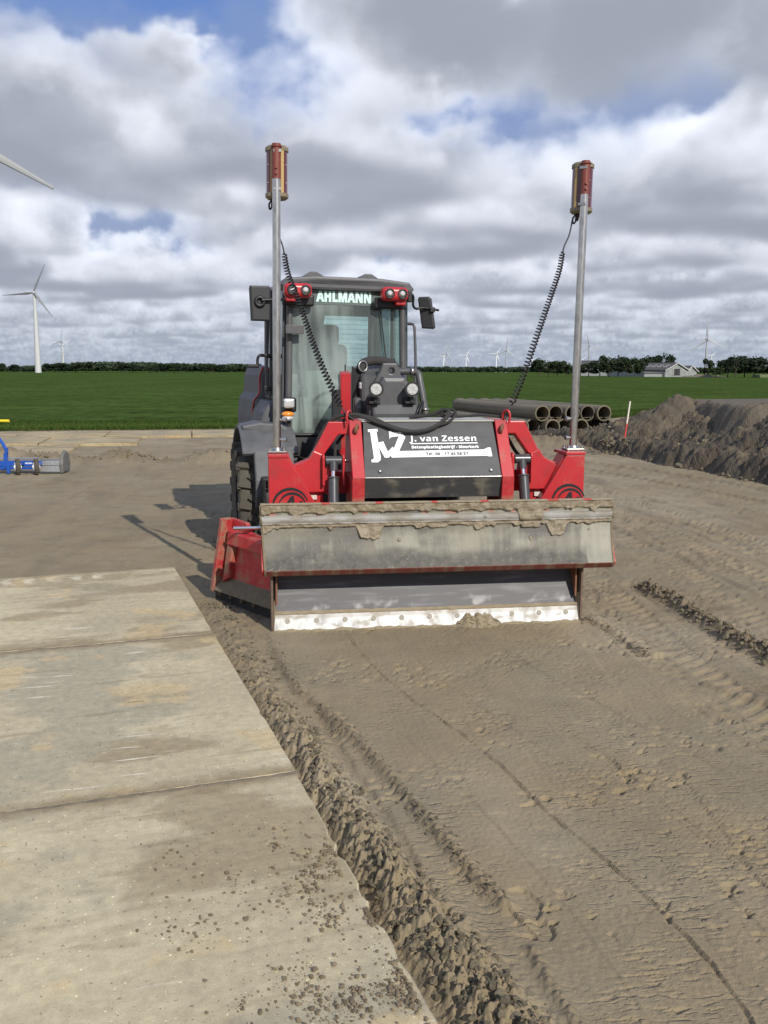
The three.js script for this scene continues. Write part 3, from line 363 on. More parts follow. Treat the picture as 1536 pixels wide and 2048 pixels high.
{
  const sp = [[], []]; seed = 4242;
  for (let i = 0; i < 3200; i++) { const P = LN.windrow, k = Math.min(P.length - 2, Math.floor(Math.pow(rnd(), 0.8) * (P.length - 1))), t = rnd(), w = (rnd() + rnd() + rnd() - 1.5) * 0.13; const x = mix(P[k][0], P[k + 1][0], t) + w, z = mix(P[k][1], P[k + 1][1], t) + w * 0.3; const s = 0.0018 + 0.015 * Math.pow(rnd(), 5); sp[i & 1].push([x, ground(x, z).y + s * 0.35, z, s]); }
  for (let i = 0; i < 620; i++) { const P = LN.furrow, k = Math.floor(rnd() * (P.length - 1)), t = rnd(), w = (rnd() + rnd() - 1) * 0.10; const x = mix(P[k][0], P[k + 1][0], t) + w, z = mix(P[k][1], P[k + 1][1], t); const s = 0.007 + 0.018 * rnd() * rnd(); sp[i & 1].push([x, ground(x, z).y + s * 0.3, z, s]); }
  for (let i = 0; i < 500; i++) { const P = LN[i % 3 ? 'ridge' : 'passEdge'], k = Math.floor(rnd() * (P.length - 1)), t = rnd(), w = (rnd() + rnd() - 1) * 0.06; const x = mix(P[k][0], P[k + 1][0], t) + w, z = mix(P[k][1], P[k + 1][1], t); const s = 0.003 + 0.008 * rnd() * rnd(); sp[i & 1].push([x, ground(x, z).y + s * 0.3, z, s]); }
  for (let i = 0; i < 260; i++) { const [px, pz, rx, rz] = PILES[i % PILES.length], x = px + rr(-1, 1) * rx, z = pz + rr(-1, 1) * rz, s = 0.015 + 0.04 * rnd() * rnd(); sp[i & 1].push([x, ground(x, z).y + s * 0.3, z, s]); }
  scatter('soil_clods', 'loose brown soil clods heaped along the slab edge and furrows', clodGeo(3), sp[0]);
  scatter('soil_clods', 'smaller broken soil clods among the furrows and low heaps', clodGeo(8), sp[1]);
  const cr = []; let guard = 0;
  while (cr.length < 2600 && guard++ < 60000) { const s = 4.06 + rr(0.35, 1.7), l = Math.pow(rnd(), 1.5) * 0.75; const dens = sm(-0.05, 0.30, fbm(s * 4.2 + 3, l * 5 + 1, 3)) + 0.05; const fade = sm(0.75, 0.1, l) * sm(4.35, 4.8, s + l * 0.2); if (rnd() > dens * fade) continue; const [x, z] = slabAt(s, l + 0.03); const q = 0.0011 + 0.0075 * Math.pow(rnd(), 4.5); cr.push([x, 0.064 + q * 0.45, z, q]); }
  scatter('soil_crumbs', 'dark soil crumbs scattered over the nearest concrete slab', clodGeo(5, 1), cr, std([0.155, 0.122, 0.078], 0.97));
}
// ------------------------------------------------------------------ the levelling attachment (red frame, two blades)
const AT = thing('levelling_blade', 'red levelling attachment with two mud-smeared steel blades in front of the loader', 'levelling blade', [0.357, 0, -5.734], BA);
{
  // upper blade: concave plate with mud on it
  const prof = (t) => { // t 0 bottom .. 1 top -> [y, z]
    if (t < 0.08) return [mix(0.366, 0.402, t / 0.08), mix(0.085, 0.12, t / 0.08)];
    const q = (t - 0.08) / 0.92, y = mix(0.402, 0.792, q); let z = 0.12 - 0.10 * q - 0.04 * Math.sin(q * Math.PI); if (y > 0.672 && y < 0.725) z += 0.022 * Math.sqrt(clamp(1 - Math.pow((y - 0.6985) / 0.0265, 2))); return [y, z]; };
  const mudAt = (x, y) => { const e = 0.030 * fbm(x * 5 + 2, y * 6, 4) * 2; let m = 0;
    const drip = 0.07 * Math.max(0, fbm(x * 5.2 + 31, 3, 5) * 2.6 - 0.1) + 0.12 * sm(0.26, 0.36, noise(x * 2.6 + 8, 4)); 
    m = Math.max(m, sm(0.742 - drip + e * 0.3, 0.752 - drip + e * 0.3, y) );
    const low = 0.664 - 0.012 - 0.07 * Math.max(0, fbm(x * 6 + 70, 9, 5) * 2.6 - 0.05) - 0.07 * sm(0.2, 0.32, noise(x * 3.3 + 21, 7)); m = Math.max(m, sm(low - 0.004, low + 0.006, y) * sm(0.682, 0.672, y) * (noise(x * 2.3 + 3, 1) > -0.45 ? 1 : 0.0));
    const lump = noise(x * 13 + 5, y * 15); m = Math.max(m, sm(0.46, 0.52, lump) * sm(0.45, 0.62, y)); return m; };
  const face = (u, t) => { const [y, z] = prof(t), x = mix(-1.12, 1.12, u) * mix(0.978, 1, t); const m = t > 0.1 ? mudAt(x, y) : 0;
    const bump = m * (0.006 + 0.017 * Math.max(0, 0.5 + fbm(x * 16, y * 16, 4) * 1.6));
    let c = [0.215, 0.20, 0.15]; const st = fbm(x * 17, y * 1.6 + 5, 5), blot = fbm(x * 2.1 + 7, y * 4, 5);
    const film = fbm(x * 1.9 + 3, y * 3.2 + 8, 5) + 0.30 * fbm(x * 15 + 0.7 * noise(y * 4, x * 3), y * 1.3, 4); c = mix3(c, [0.125, 0.117, 0.103], sm(-0.05, 0.22, fbm(x * 1.8 + 40, y * 4.2, 6)) * 0.9); c = mix3(c, [0.295, 0.28, 0.215], sm(-0.04, 0.15, film + 0.12 * fbm(x * 50 + 3, y * 1.4, 4)) * 0.8); c = mix3(c, [0.40, 0.385, 0.30], sm(0.12, 0.24, film + 0.16 * fbm(x * 46, y * 2, 4)) * 0.5);
    const wipe = sm(0.1, 0.02, Math.hypot((x - 0.20 + 0.25 * (0.55 - y)) / 1.4, (y - 0.57) / 1.3) - 0.0 + 0.02 * noise(x * 20, y * 9)) ; c = mix3(c, [0.36, 0.33, 0.24], wipe * 0.7 * (0.7 + st)); 
    if (x > 0.86 && y < 0.66) c = mix3(c, [0.45, 0.43, 0.34], sm(0.86, 0.95, x + 0.12 * fbm(y * 9, x * 30, 3)) * (0.65 + 0.5 * st));
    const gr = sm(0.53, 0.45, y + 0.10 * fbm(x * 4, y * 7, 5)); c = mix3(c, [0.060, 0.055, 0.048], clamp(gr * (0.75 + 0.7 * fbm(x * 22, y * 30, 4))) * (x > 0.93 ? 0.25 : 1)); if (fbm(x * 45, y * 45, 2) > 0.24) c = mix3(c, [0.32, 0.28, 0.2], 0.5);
    if (t <= 0.085) c = mix3([0.16, 0.035, 0.025], [0.20, 0.13, 0.08], sm(-0.1, 0.3, fbm(x * 14, 3, 4)));
    if (y > 0.67 && y < 0.728) c = mix3([0.30, 0.29, 0.27], [0.21, 0.19, 0.15], sm(-0.2, 0.2, fbm(x * 6, y * 20, 3)));
    if (y > 0.728 && noise(x * 7, 40) > 0.12) c = mix3(c, [0.42, 0.10, 0.06], 0.5);
    c = mix3(c, mix3([0.205, 0.165, 0.105], [0.28, 0.235, 0.16], clamp(0.5 + fbm(x * 12, y * 12, 3) * 1.4)), m);
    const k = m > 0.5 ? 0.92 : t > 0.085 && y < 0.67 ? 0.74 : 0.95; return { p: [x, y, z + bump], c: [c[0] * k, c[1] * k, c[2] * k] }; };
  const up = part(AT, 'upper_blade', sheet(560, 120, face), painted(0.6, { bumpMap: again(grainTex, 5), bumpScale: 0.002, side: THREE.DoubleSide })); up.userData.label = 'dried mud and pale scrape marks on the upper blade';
  part(AT, 'upper_blade_back', sheet(8, 40, (u, t) => { const [y, z] = prof(t); return { p: [mix(1.12, -1.12, u), y, z - 0.014] }; }), M.redDirty);
  const end = (x) => { const sgn = Math.sign(x); const taper = (g) => { const p = g.attributes.position; for (let i = 0; i < p.count; i++) p.setX(i, p.getX(i) - sgn * 0.0246 * clamp((0.792 - p.getY(i)) / 0.42)); return g; }; const pts = []; for (let i = 0; i <= 20; i++) { const [y, z] = prof(i / 20); pts.push([z + 0.004, y]); } for (let i = 20; i >= 0; i--) { const [y, z] = prof(i / 20); pts.push([z - 0.022, y]); } return taper(side(pts, x - 0.006, x + 0.006, 0.002)); };
  for (const x of [-1.123, 1.123]) part(AT, 'blade_end_plate', end(x), M.mud);
  part(AT, 'blade_top_edge', sheet(300, 6, (u, v) => { const x = mix(-1.122, 1.122, u), a = v * Math.PI, m = noise(x * 9, 3) > -0.2; return { p: [x, 0.793 + 0.010 * Math.sin(a) + 0.006 * (m ? Math.max(0, fbm(x * 20, v * 3, 3)) : 0), 0.022 - 0.045 * v], c: m ? mix3([0.205, 0.165, 0.105], [0.28, 0.235, 0.16], clamp(0.5 + fbm(x * 12, v, 3) * 1.4)) : [0.36, 0.06, 0.045] }; }), painted(0.9, { side: THREE.DoubleSide }));
  for (const x of [-0.78, -0.26, 0.26, 0.78]) part(AT, 'blade_rib', side([[-0.02, 0.40], [0.08, 0.40], [-0.06, 0.66], [-0.20, 0.66], [-0.20, 0.5]], x - 0.01, x + 0.01), M.redDirty);
  part(AT, 'blade_beam', bx(2.1, 0.12, 0.12, 0, 0.60, -0.16), M.redDirty);

  // lower blade with its bolted cutting edge
  const X0 = -0.065, dark = [0.085, 0.083, 0.085], plateM = std([0.15, 0.10, 0.07], 0.8, { map: again(blotchTex, 4), bumpMap: again(grainTex, 5), bumpScale: 0.002 });
  part(AT, 'lower_blade', sheet(220, 44, (u, v) => { const x = X0 + mix(-0.985, 0.985, u), y = mix(0.112, 0.46, v), q = (y - 0.112) / 0.35, z = -0.026 - 0.15 * Math.sin(q * 1.35); let c = mix3(dark, [0.15, 0.147, 0.15], sm(0.0, 0.35, fbm(x * 3, y * 40, 4))); c = mix3(c, [0.30, 0.29, 0.28], sm(0.08, 0.30, fbm(x * 7, y * 9, 5)) * sm(0.20, 0.12, y + 0.05 * noise(x * 3, 1))); c = mix3(c, [0.15, 0.10, 0.06], sm(0.3, 0.36, y) * 0.7); return { p: [x, y, z], c }; }), painted(0.58, { metalness: 0.15, side: THREE.DoubleSide })).userData.label = 'dark polished steel face of the lower blade';
  part(AT, 'mud_strip', sheet(260, 6, (u, v) => { const x = X0 + mix(-0.985, 0.985, u), y = mix(0.088, 0.120, v) + 0.008 * fbm(x * 22, v, 3); return { p: [x, y, -0.012 + 0.010 * Math.sin(v * Math.PI) + 0.007 * fbm(x * 26, v * 4, 3)], c: mix3([0.2, 0.16, 0.10], [0.28, 0.235, 0.16], clamp(0.5 + fbm(x * 15, v * 3, 3) * 1.5)) }; }), painted(0.95, { side: THREE.DoubleSide }));
  part(AT, 'cutting_edge', sheet(420, 20, (u, v) => { const x = X0 + mix(-0.985, 0.985, u), y = mix(-0.012, 0.098, v); let c = mix3([0.62, 0.62, 0.61], [0.40, 0.39, 0.37], sm(-0.02, 0.3, fbm(x * 14, y * 7, 5))); c = mix3(c, [0.26, 0.22, 0.155], sm(0.06, 0.22, fbm(x * 8 + 5, y * 16, 5)) * 0.6); if (y > 0.075) c = mix3(c, [0.27, 0.235, 0.175], 0.35 + 0.3 * noise(x * 12, 1)); return { p: [x, y, 0.016 - y * 0.20], c }; }), painted(0.5, { metalness: 0.45, side: THREE.DoubleSide })).userData.label = 'bright worn steel cutting edge';
  for (let i = 0; i < 11; i++) { const x = X0 - 0.90 + i * 0.18; part(AT, 'bolt', T(cyl(0.015, 0.017, 0.008, 14), x, 0.060, 0.0045, Math.PI / 2 - 0.2), std([0.34, 0.31, 0.26], 0.7, { metalness: 0.3 })); }
  for (const sx of [-1, 1]) { const x = X0 + sx * 0.994; const p = part(AT, 'side_plate', side([[0.02, -0.008], [0.024, 0.03], [0.03, 0.385], [-0.30, 0.47], [-0.30, 0.05], [-0.10, -0.008]], x - 0.007, x + 0.007, 0.002), plateM); part(p, 'gusset', side([[-0.008, 0.16], [-0.008, 0.375], [-0.16, 0.375]], x - sx * 0.028 - 0.006, x - sx * 0.028 + 0.006, 0.002), M.rust); part(p, 'caked_mud', sheet(10, 30, (u, v) => { const y = mix(0, 0.19, v); return { p: [x - sx * (0.009 + 0.03 * u * (1 - v * 0.7)), y, 0.018 - 0.05 * u + 0.005 * noise(u * 4, v * 9)], c: [0.24, 0.195, 0.13] }; }), painted(0.95, { side: THREE.DoubleSide })); }
  // heap of sand caught on the cutting edge
  { seed = 77; const g = sheet(60, 34, (u, v) => { const x = mix(-0.17, 0.17, u), w = 1 - Math.pow(Math.abs(x / 0.17), 1.6), h = 0.13 * w * (0.7 + 1.1 * fbm(x * 18 + 4, 2, 4)); const y = h * v - 0.01 + 0.012 * fbm(x * 40, v * 9, 3) * w, z = 0.085 * (1 - v) * w + 0.018 + 0.030 * fbm(x * 22, v * 6, 5) + 0.02 * (1 - worley(x * 30, v * 4)) * w - 0.012 * v; return { p: [x + 0.25, y, z], c: mix3([0.215, 0.17, 0.105], [0.30, 0.25, 0.17], clamp(0.5 + fbm(x * 18, v * 5, 3) * 1.5)) }; }); part(AT, 'sand_heap', g, painted(0.96, { side: THREE.DoubleSide, bumpMap: again(grainTex, 6), bumpScale: 0.004 })); 
    part(AT, 'sand_bead', sheet(400, 8, (u, v) => { const x = X0 + mix(-0.99, 0.99, u), h = 0.010 + 0.022 * Math.max(0, fbm(x * 9, 1, 4) + 0.12) * 1.6; return { p: [x, h * Math.sin(v * Math.PI * 0.62) - 0.006, 0.045 - 0.05 * v + 0.006 * fbm(x * 30, v * 3, 3)], c: [0.25, 0.20, 0.125] }; }), painted(0.96, { side: THREE.DoubleSide })); }

  // housing in the middle: grey cover between two red posts
  const zT = -0.46, zR = -0.235, zB = -0.27;
  part(AT, 'cover_panel', sheet(2, 2, (u, v) => ({ p: [mix(-mix(0.452, 0.437, v), mix(0.452, 0.437, v), u), mix(0.922, 1.272, v), mix(zR, zT, v)], uv: [u, v] })), M.panel);
  part(AT, 'cover_edge', bx(0.905, 0.012, 0.012, 0, 0.922, zR - 0.003, 0.004), M.steel);
  part(AT, 'cover_skirt', sheet(90, 20, (u, v) => { const x = mix(-0.452, 0.452, u), y = mix(0.788, 0.916, v); const d = sm(0.02, 0.30, fbm(x * 5, y * 9, 5) + (x > 0.12 && x < 0.34 && y < 0.88 ? 0.12 : 0)); return { p: [x, y, mix(zB, zR, v) + 0.004 * d], c: mix3([0.040, 0.040, 0.040], [0.15, 0.135, 0.10], d * 0.8) }; }), painted(0.6));
  part(AT, 'cover_body', side([[zR - 0.008, 0.918], [zT - 0.008, 1.268], [-0.80, 1.268], [-0.80, 0.79], [zB - 0.008, 0.79]], -0.430, 0.430, 0.003), M.blackMatt);
  part(AT, 'cover_top', bx(0.90, 0.012, 0.36, 0, 1.275, -0.63, 0.004), std([0.42, 0.41, 0.36], 0.5, { map: again(blotchTex, 1.5) }));
  for (const x of [-0.35, 0.385]) part(AT, 'cover_screw', [T(cyl(0.013, 0.013, 0.006, 16), x, 0.962, -0.257, 1.0)], M.black).add(shade(Object.assign(new THREE.Mesh(T(cyl(0.007, 0.007, 0.009, 12), x, 0.9635, -0.2555, 1.0), M.bolt), { name: 'screw_head' })));
  for (const s of [-1, 1]) {
    const post = part(AT, 'post', [side([[zR + 0.014, 0.922], [zT + 0.012, 1.282], [-0.70, 1.282], [-0.70, 0.922]], s * 0.492 - 0.040, s * 0.492 + 0.040)], M.red);
    const q = part(AT, 'post_foot', side([[zR + 0.0135, 0.920], [-0.62, 0.920], [-0.62, 0.55], [zB + 0.012, 0.55]], s * 0.494 - 0.0405, s * 0.494 + 0.0405), M.redDirty); q.userData.label = 'sand-spattered red post foot';
    part(post, 'lifting_hook', T(new THREE.TorusGeometry(0.024, 0.011, 8, 20), s * 0.488, 1.225, -0.395, 0.2, Math.PI / 2.6), M.rust);
    part(post, 'hose_guide', tube([[s * 0.545, 1.26, -0.42], [s * 0.548, 1.32, -0.42], [s * 0.535, 1.345, -0.43], [s * 0.52, 1.335, -0.46], [s * 0.51, 1.26, -0.48]], 0.0085, 24), M.red);
    // bent arm from the post down to the outer frame
    const arm = part(AT, 'arm', poly([[0.525, 1.272], [0.665, 1.272], [0.79, 1.03], [0.93, 0.975], [0.95, 0.94], [0.93, 0.80], [0.67, 0.80], [0.645, 0.845], [0.645, 0.965], [0.70, 1.05], [0.60, 1.188], [0.525, 1.188]].map(([x, y]) => [s * x, y]), 0.10, 0.006).translate(0, 0, -0.56), M.red);
    part(arm, 'arm_gusset', poly([[0.655, 0.86], [0.655, 1.00], [0.70, 1.055], [0.765, 1.085], [0.80, 1.03], [0.905, 0.965], [0.905, 0.81], [0.68, 0.81]].map(([x, y]) => [s * x, y]), 0.03, 0.006).translate(0, 0, -0.462), M.red);
    part(AT, 'cross_tube', [bx(0.40, 0.15, 0.12, s * 0.63, 0.855, -0.64)], M.red);
    part(AT, 'lower_bracket', bx(0.20, 0.14, 0.09, s * 0.80, 0.735, -0.52), M.red);
    part(AT, 'outer_link', bx(0.16, 0.10, 0.10, s * 0.93, 0.93, -0.58), M.red);
    part(AT, 'wear_pad', bx(0.11, 0.03, 0.02, s * 0.80, 0.772, -0.468, 0.003), std([0.55, 0.52, 0.46], 0.6));
    // cylinder between arm and blade
    const cy = part(AT, 'hydraulic_cylinder', [rod([s * 0.648, 0.60, -0.30], [s * 0.642, 0.915, -0.385], 0.036, 0.036, 20), T(new THREE.TorusGeometry(0.036, 0.006, 8, 22), s * 0.642, 0.908, -0.383, 1.31)], M.cylinder);
    part(cy, 'piston_rod', rod([s * 0.642, 0.90, -0.381], [s * 0.639, 0.965, -0.398], 0.019, 0.019, 16), M.chrome);
    part(cy, 'rod_eye', [rod([s * 0.639, 0.955, -0.396], [s * 0.638, 1.015, -0.41], 0.028, 0.030, 16), rod([s * 0.638 - 0.052, 1.02, -0.412], [s * 0.638 + 0.052, 1.02, -0.412], 0.031, 0.031, 18)], M.cylinder);
    for (const e of [-1, 1]) part(AT, 'lug_plate', poly([[-0.034, 0.02], [-0.024, 0.036], [0, 0.044], [0.024, 0.036], [0.034, 0.018], [0.036, -0.04], [0.02, -0.16], [-0.036, -0.16]], 0.016, 0.003).rotateY(Math.PI / 2).translate(s * 0.638 + e * 0.066 - 0.008, 1.02, -0.425), M.red);
    part(AT, 'pin_bolt', rod([s * 0.638 - s * 0.10, 1.02, -0.412], [s * 0.638 - s * 0.076, 1.02, -0.412], 0.013, 0.016, 6), M.bolt);
    // outer tower that carries the mast
    const tw = part(AT, 'mast_tower', poly([[0.935, 1.045], [1.062, 1.045], [1.062, 0.40], [0.66, 0.40], [0.675, 0.60]].map(([x, y]) => [s * x, y]), 0.022, 0.004).translate(0, 0, -0.385), M.red);
    part(tw, 'tower_side', side([[-0.387, 1.045], [-0.62, 1.045], [-0.72, 0.85], [-0.72, 0.40], [-0.387, 0.40]], s * 1.051 - 0.010, s * 1.051 + 0.010), M.red);
    part(tw, 'tower_cap', bx(0.135, 0.022, 0.27, s * 0.997, 1.057, -0.49, 0.004), M.red);
    part(tw, 'tower_flank', poly([[0.925, 1.044], [0.945, 1.044], [0.69, 0.56], [0.67, 0.56]].map(([x, y]) => [s * x, y]), 0.16, 0.002).translate(0, 0, -0.548), M.red);
    part(tw, 'tower_bolt', T(cyl(0.02, 0.02, 0.02, 6), s * 0.90, 0.925, -0.40, 0, 0, Math.PI / 2), M.bolt);
    // black circular emblem near its foot
    const em = new THREE.Group(); const cx = s > 0 ? 0.955 : -0.925, cyy = 0.735, ring = (r0, r1, a0, a1, off = 0) => { const sh = []; for (let i = 0; i <= 26; i++) { const a = mix(a0, a1, i / 26), k = Math.sin(i / 26 * Math.PI); sh.push([cx + off + Math.cos(a) * (r1), cyy + Math.sin(a) * r1]); } for (let i = 26; i >= 0; i--) { const a = mix(a0, a1, i / 26), k = Math.sin(i / 26 * Math.PI); sh.push([cx + off + Math.cos(a) * (r1 - (r1 - r0) * (0.35 + 0.65 * k)), cyy + Math.sin(a) * (r1 - (r1 - r0) * (0.35 + 0.65 * k))]); } return poly(sh, 0.0016, 0); };
    part(tw, 'emblem', [ring(0.098, 0.118, 0.25, 3.4), ring(0.070, 0.088, 0.15, 2.9, 0.012), poly([[-0.055, -0.03], [0.005, 0.062], [0.024, 0.062], [0.03, -0.03], [0.01, -0.03], [0.006, 0.03], [-0.03, -0.03]].map(([x, y]) => [cx + x, cyy + y]), 0.0016, 0), poly([[0.034, -0.03], [0.062, 0.028], [0.080, 0.028], [0.056, -0.03]].map(([x, y]) => [cx + x, cyy + y]), 0.0016, 0)].map((g) => g.translate(0, 0, -0.3626)), M.black);
  }
  part(AT, 'main_tube', bx(1.7, 0.12, 0.12, 0, 0.62, -0.66), M.redDirty);
  part(AT, 'coupler_plate', [bx(0.8, 0.5, 0.08, 0, 1.0, -0.86)], M.blackMatt);
  part(AT, 'side_tube_chrome', rod([-1.30, 0.552, -0.60], [-1.0, 0.552, -0.60], 0.012, 0.012), M.chrome);

  // print on the cover
  const dz = (zT - zR) / 0.35, tilt = Math.atan2(zT - zR, 1.272 - 0.922), decal = (g, x, y) => { g.rotateX(tilt); return g.translate(x, y, zR + dz * (y - 0.922) + 0.0035); };
  const K = 1 / 4.3886, px2x = (X) => (X - 775) * 0.00332 * K, Yp = (Y) => 1.272 - (Y - 105) / (580 - 105) * 0.350; // from the cover's own proportions
  const P2 = (list) => list.map(([X, Y]) => [px2x(X), (Yp(Y) - 0.922) / Math.cos(tilt)]);
  const flat = (list) => { const g = poly(P2(list), 0.0012, 0); g.rotateX(tilt); return g.translate(0, 0.922, zR + 0.0028); };
  part(AT, 'logo', [flat([[232, 172], [318, 168], [320, 190], [308, 192], [316, 285], [360, 275], [393, 362], [440, 320], [447, 338], [500, 232], [428, 240], [418, 258], [416, 190], [442, 188], [444, 196], [520, 196], [558, 240], [492, 358], [1240, 350], [1282, 334], [1306, 334], [1312, 408], [1284, 410], [1262, 404], [424, 412], [414, 395], [396, 412], [362, 412], [318, 325], [328, 400], [324, 432], [300, 450], [246, 450], [244, 428], [262, 424], [268, 408], [252, 196], [234, 194]])], M.white);
  const word = (s, size, wide, X, Y, m, bold, lift = 0) => { const g = text(s, size, 0.0012, wide, bold); g.rotateX(tilt); return part(AT, 'lettering', g.translate(px2x(X), Yp(Y), zR + dz * (Yp(Y) - 0.922) + 0.0035 + lift), m); };
  const fit = (s, size, X0_, X1_, bold = 0) => { const g = text(s, size, 0.001, 1, bold), w = g.boundingBox.max.x - g.boundingBox.min.x; return (px2x(X1_) - px2x(X0_)) / w; };
  word('J. van Zessen', 0.043, fit('J. van Zessen', 0.043, 598, 1196), 598, 277, M.white, 0);
  word('Betonplaatlegbedrijf - Meerkerk', 0.0205, fit('Betonplaatlegbedrijf - Meerkerk', 0.0205, 602, 1200, 0.0006), 602, 337, M.white, 0.0006);
  word('Tel. 06 - 17 44 58 57', 0.0205, fit('Tel. 06 - 17 44 58 57', 0.0205, 724, 1098), 724, 394, M.black, 0, 0.0025);
  part(AT, 'lettering_rule', flat([[598, 292], [1196, 289], [1196, 298], [598, 301]]), M.white);

  // red side wing at the left end
  const wing = (u, y, n) => [u, y, n]; const wa = Math.atan2(-0.405, -0.468), wo = [-0.794, -6.016];
  const g = new THREE.Matrix4(); { const ex = new THREE.Vector3(-0.405, 0, -0.468).normalize(), ny = new THREE.Vector3(0, 1, 0), nz = new THREE.Vector3().crossVectors(ex, ny).negate(); // ex outwards, nz towards the viewer
    const toWorld = new THREE.Matrix4().makeBasis(ex.clone().negate(), ny, nz).setPosition(wo[0] + 0.045, 0, wo[1] + 0.05); AT.updateMatrixWorld(); g.copy(AT.matrixWorld).invert().multiply(toWorld); }
  const inWing = (geo) => geo.applyMatrix4(g);
  const lean = (geo) => { const p = geo.attributes.position; for (let i = 0; i < p.count; i++) p.setX(i, p.getX(i) + p.getY(i) * 0.115), p.setZ(i, p.getZ(i) - p.getY(i) * 0.10); geo.computeVertexNormals(); return geo; };
  const W0 = part(AT, 'side_wing', inWing(lean(poly([[-0.60, 0.09], [0.2, 0.09], [0.2, 0.50], [-0.32, 0.51], [-0.40, 0.575], [-0.605, 0.585]], 0.03, 0.004))), M.redDirty); W0.userData.label = 'scratched red side wing angled out left of the lower blade';
  part(W0, 'wing_flange', inWing(lean(poly([[-0.615, 0.07], [-0.575, 0.07], [-0.565, 0.58], [-0.605, 0.59]], 0.09, 0.006).translate(0, 0, 0.022))), M.redWorn);
  part(W0, 'wing_rib', inWing(lean(poly([[-0.53, 0.41], [0.2, 0.40], [0.2, 0.49], [-0.36, 0.50], [-0.53, 0.52]], 0.06, 0.012).translate(0, 0, 0.024))), M.redDirty);
  part(W0, 'wing_stile', inWing(lean(poly([[-0.53, 0.14], [-0.46, 0.18], [-0.455, 0.40], [-0.53, 0.43]], 0.05, 0.012).translate(0, 0, 0.025))), M.redWorn);
  part(W0, 'wing_sill', inWing(lean(side([[0.02, 0.085], [0.11, 0.085], [0.10, 0.11], [0.03, 0.17], [0.02, 0.17]], -0.57, 0.2, 0.004))), M.mud);
  const ce = part(W0, 'wing_cutting_edge', inWing(bx(0.84, 0.115, 0.028, -0.20, 0.055, 0.04, 0.006)), M.cut);
  for (const x of [-0.545, -0.40, -0.255, -0.11]) part(ce, 'wing_bolt', inWing(T(cyl(0.02, 0.023, 0.02, 14), x, 0.060, 0.058, Math.PI / 2)), M.mud);
}
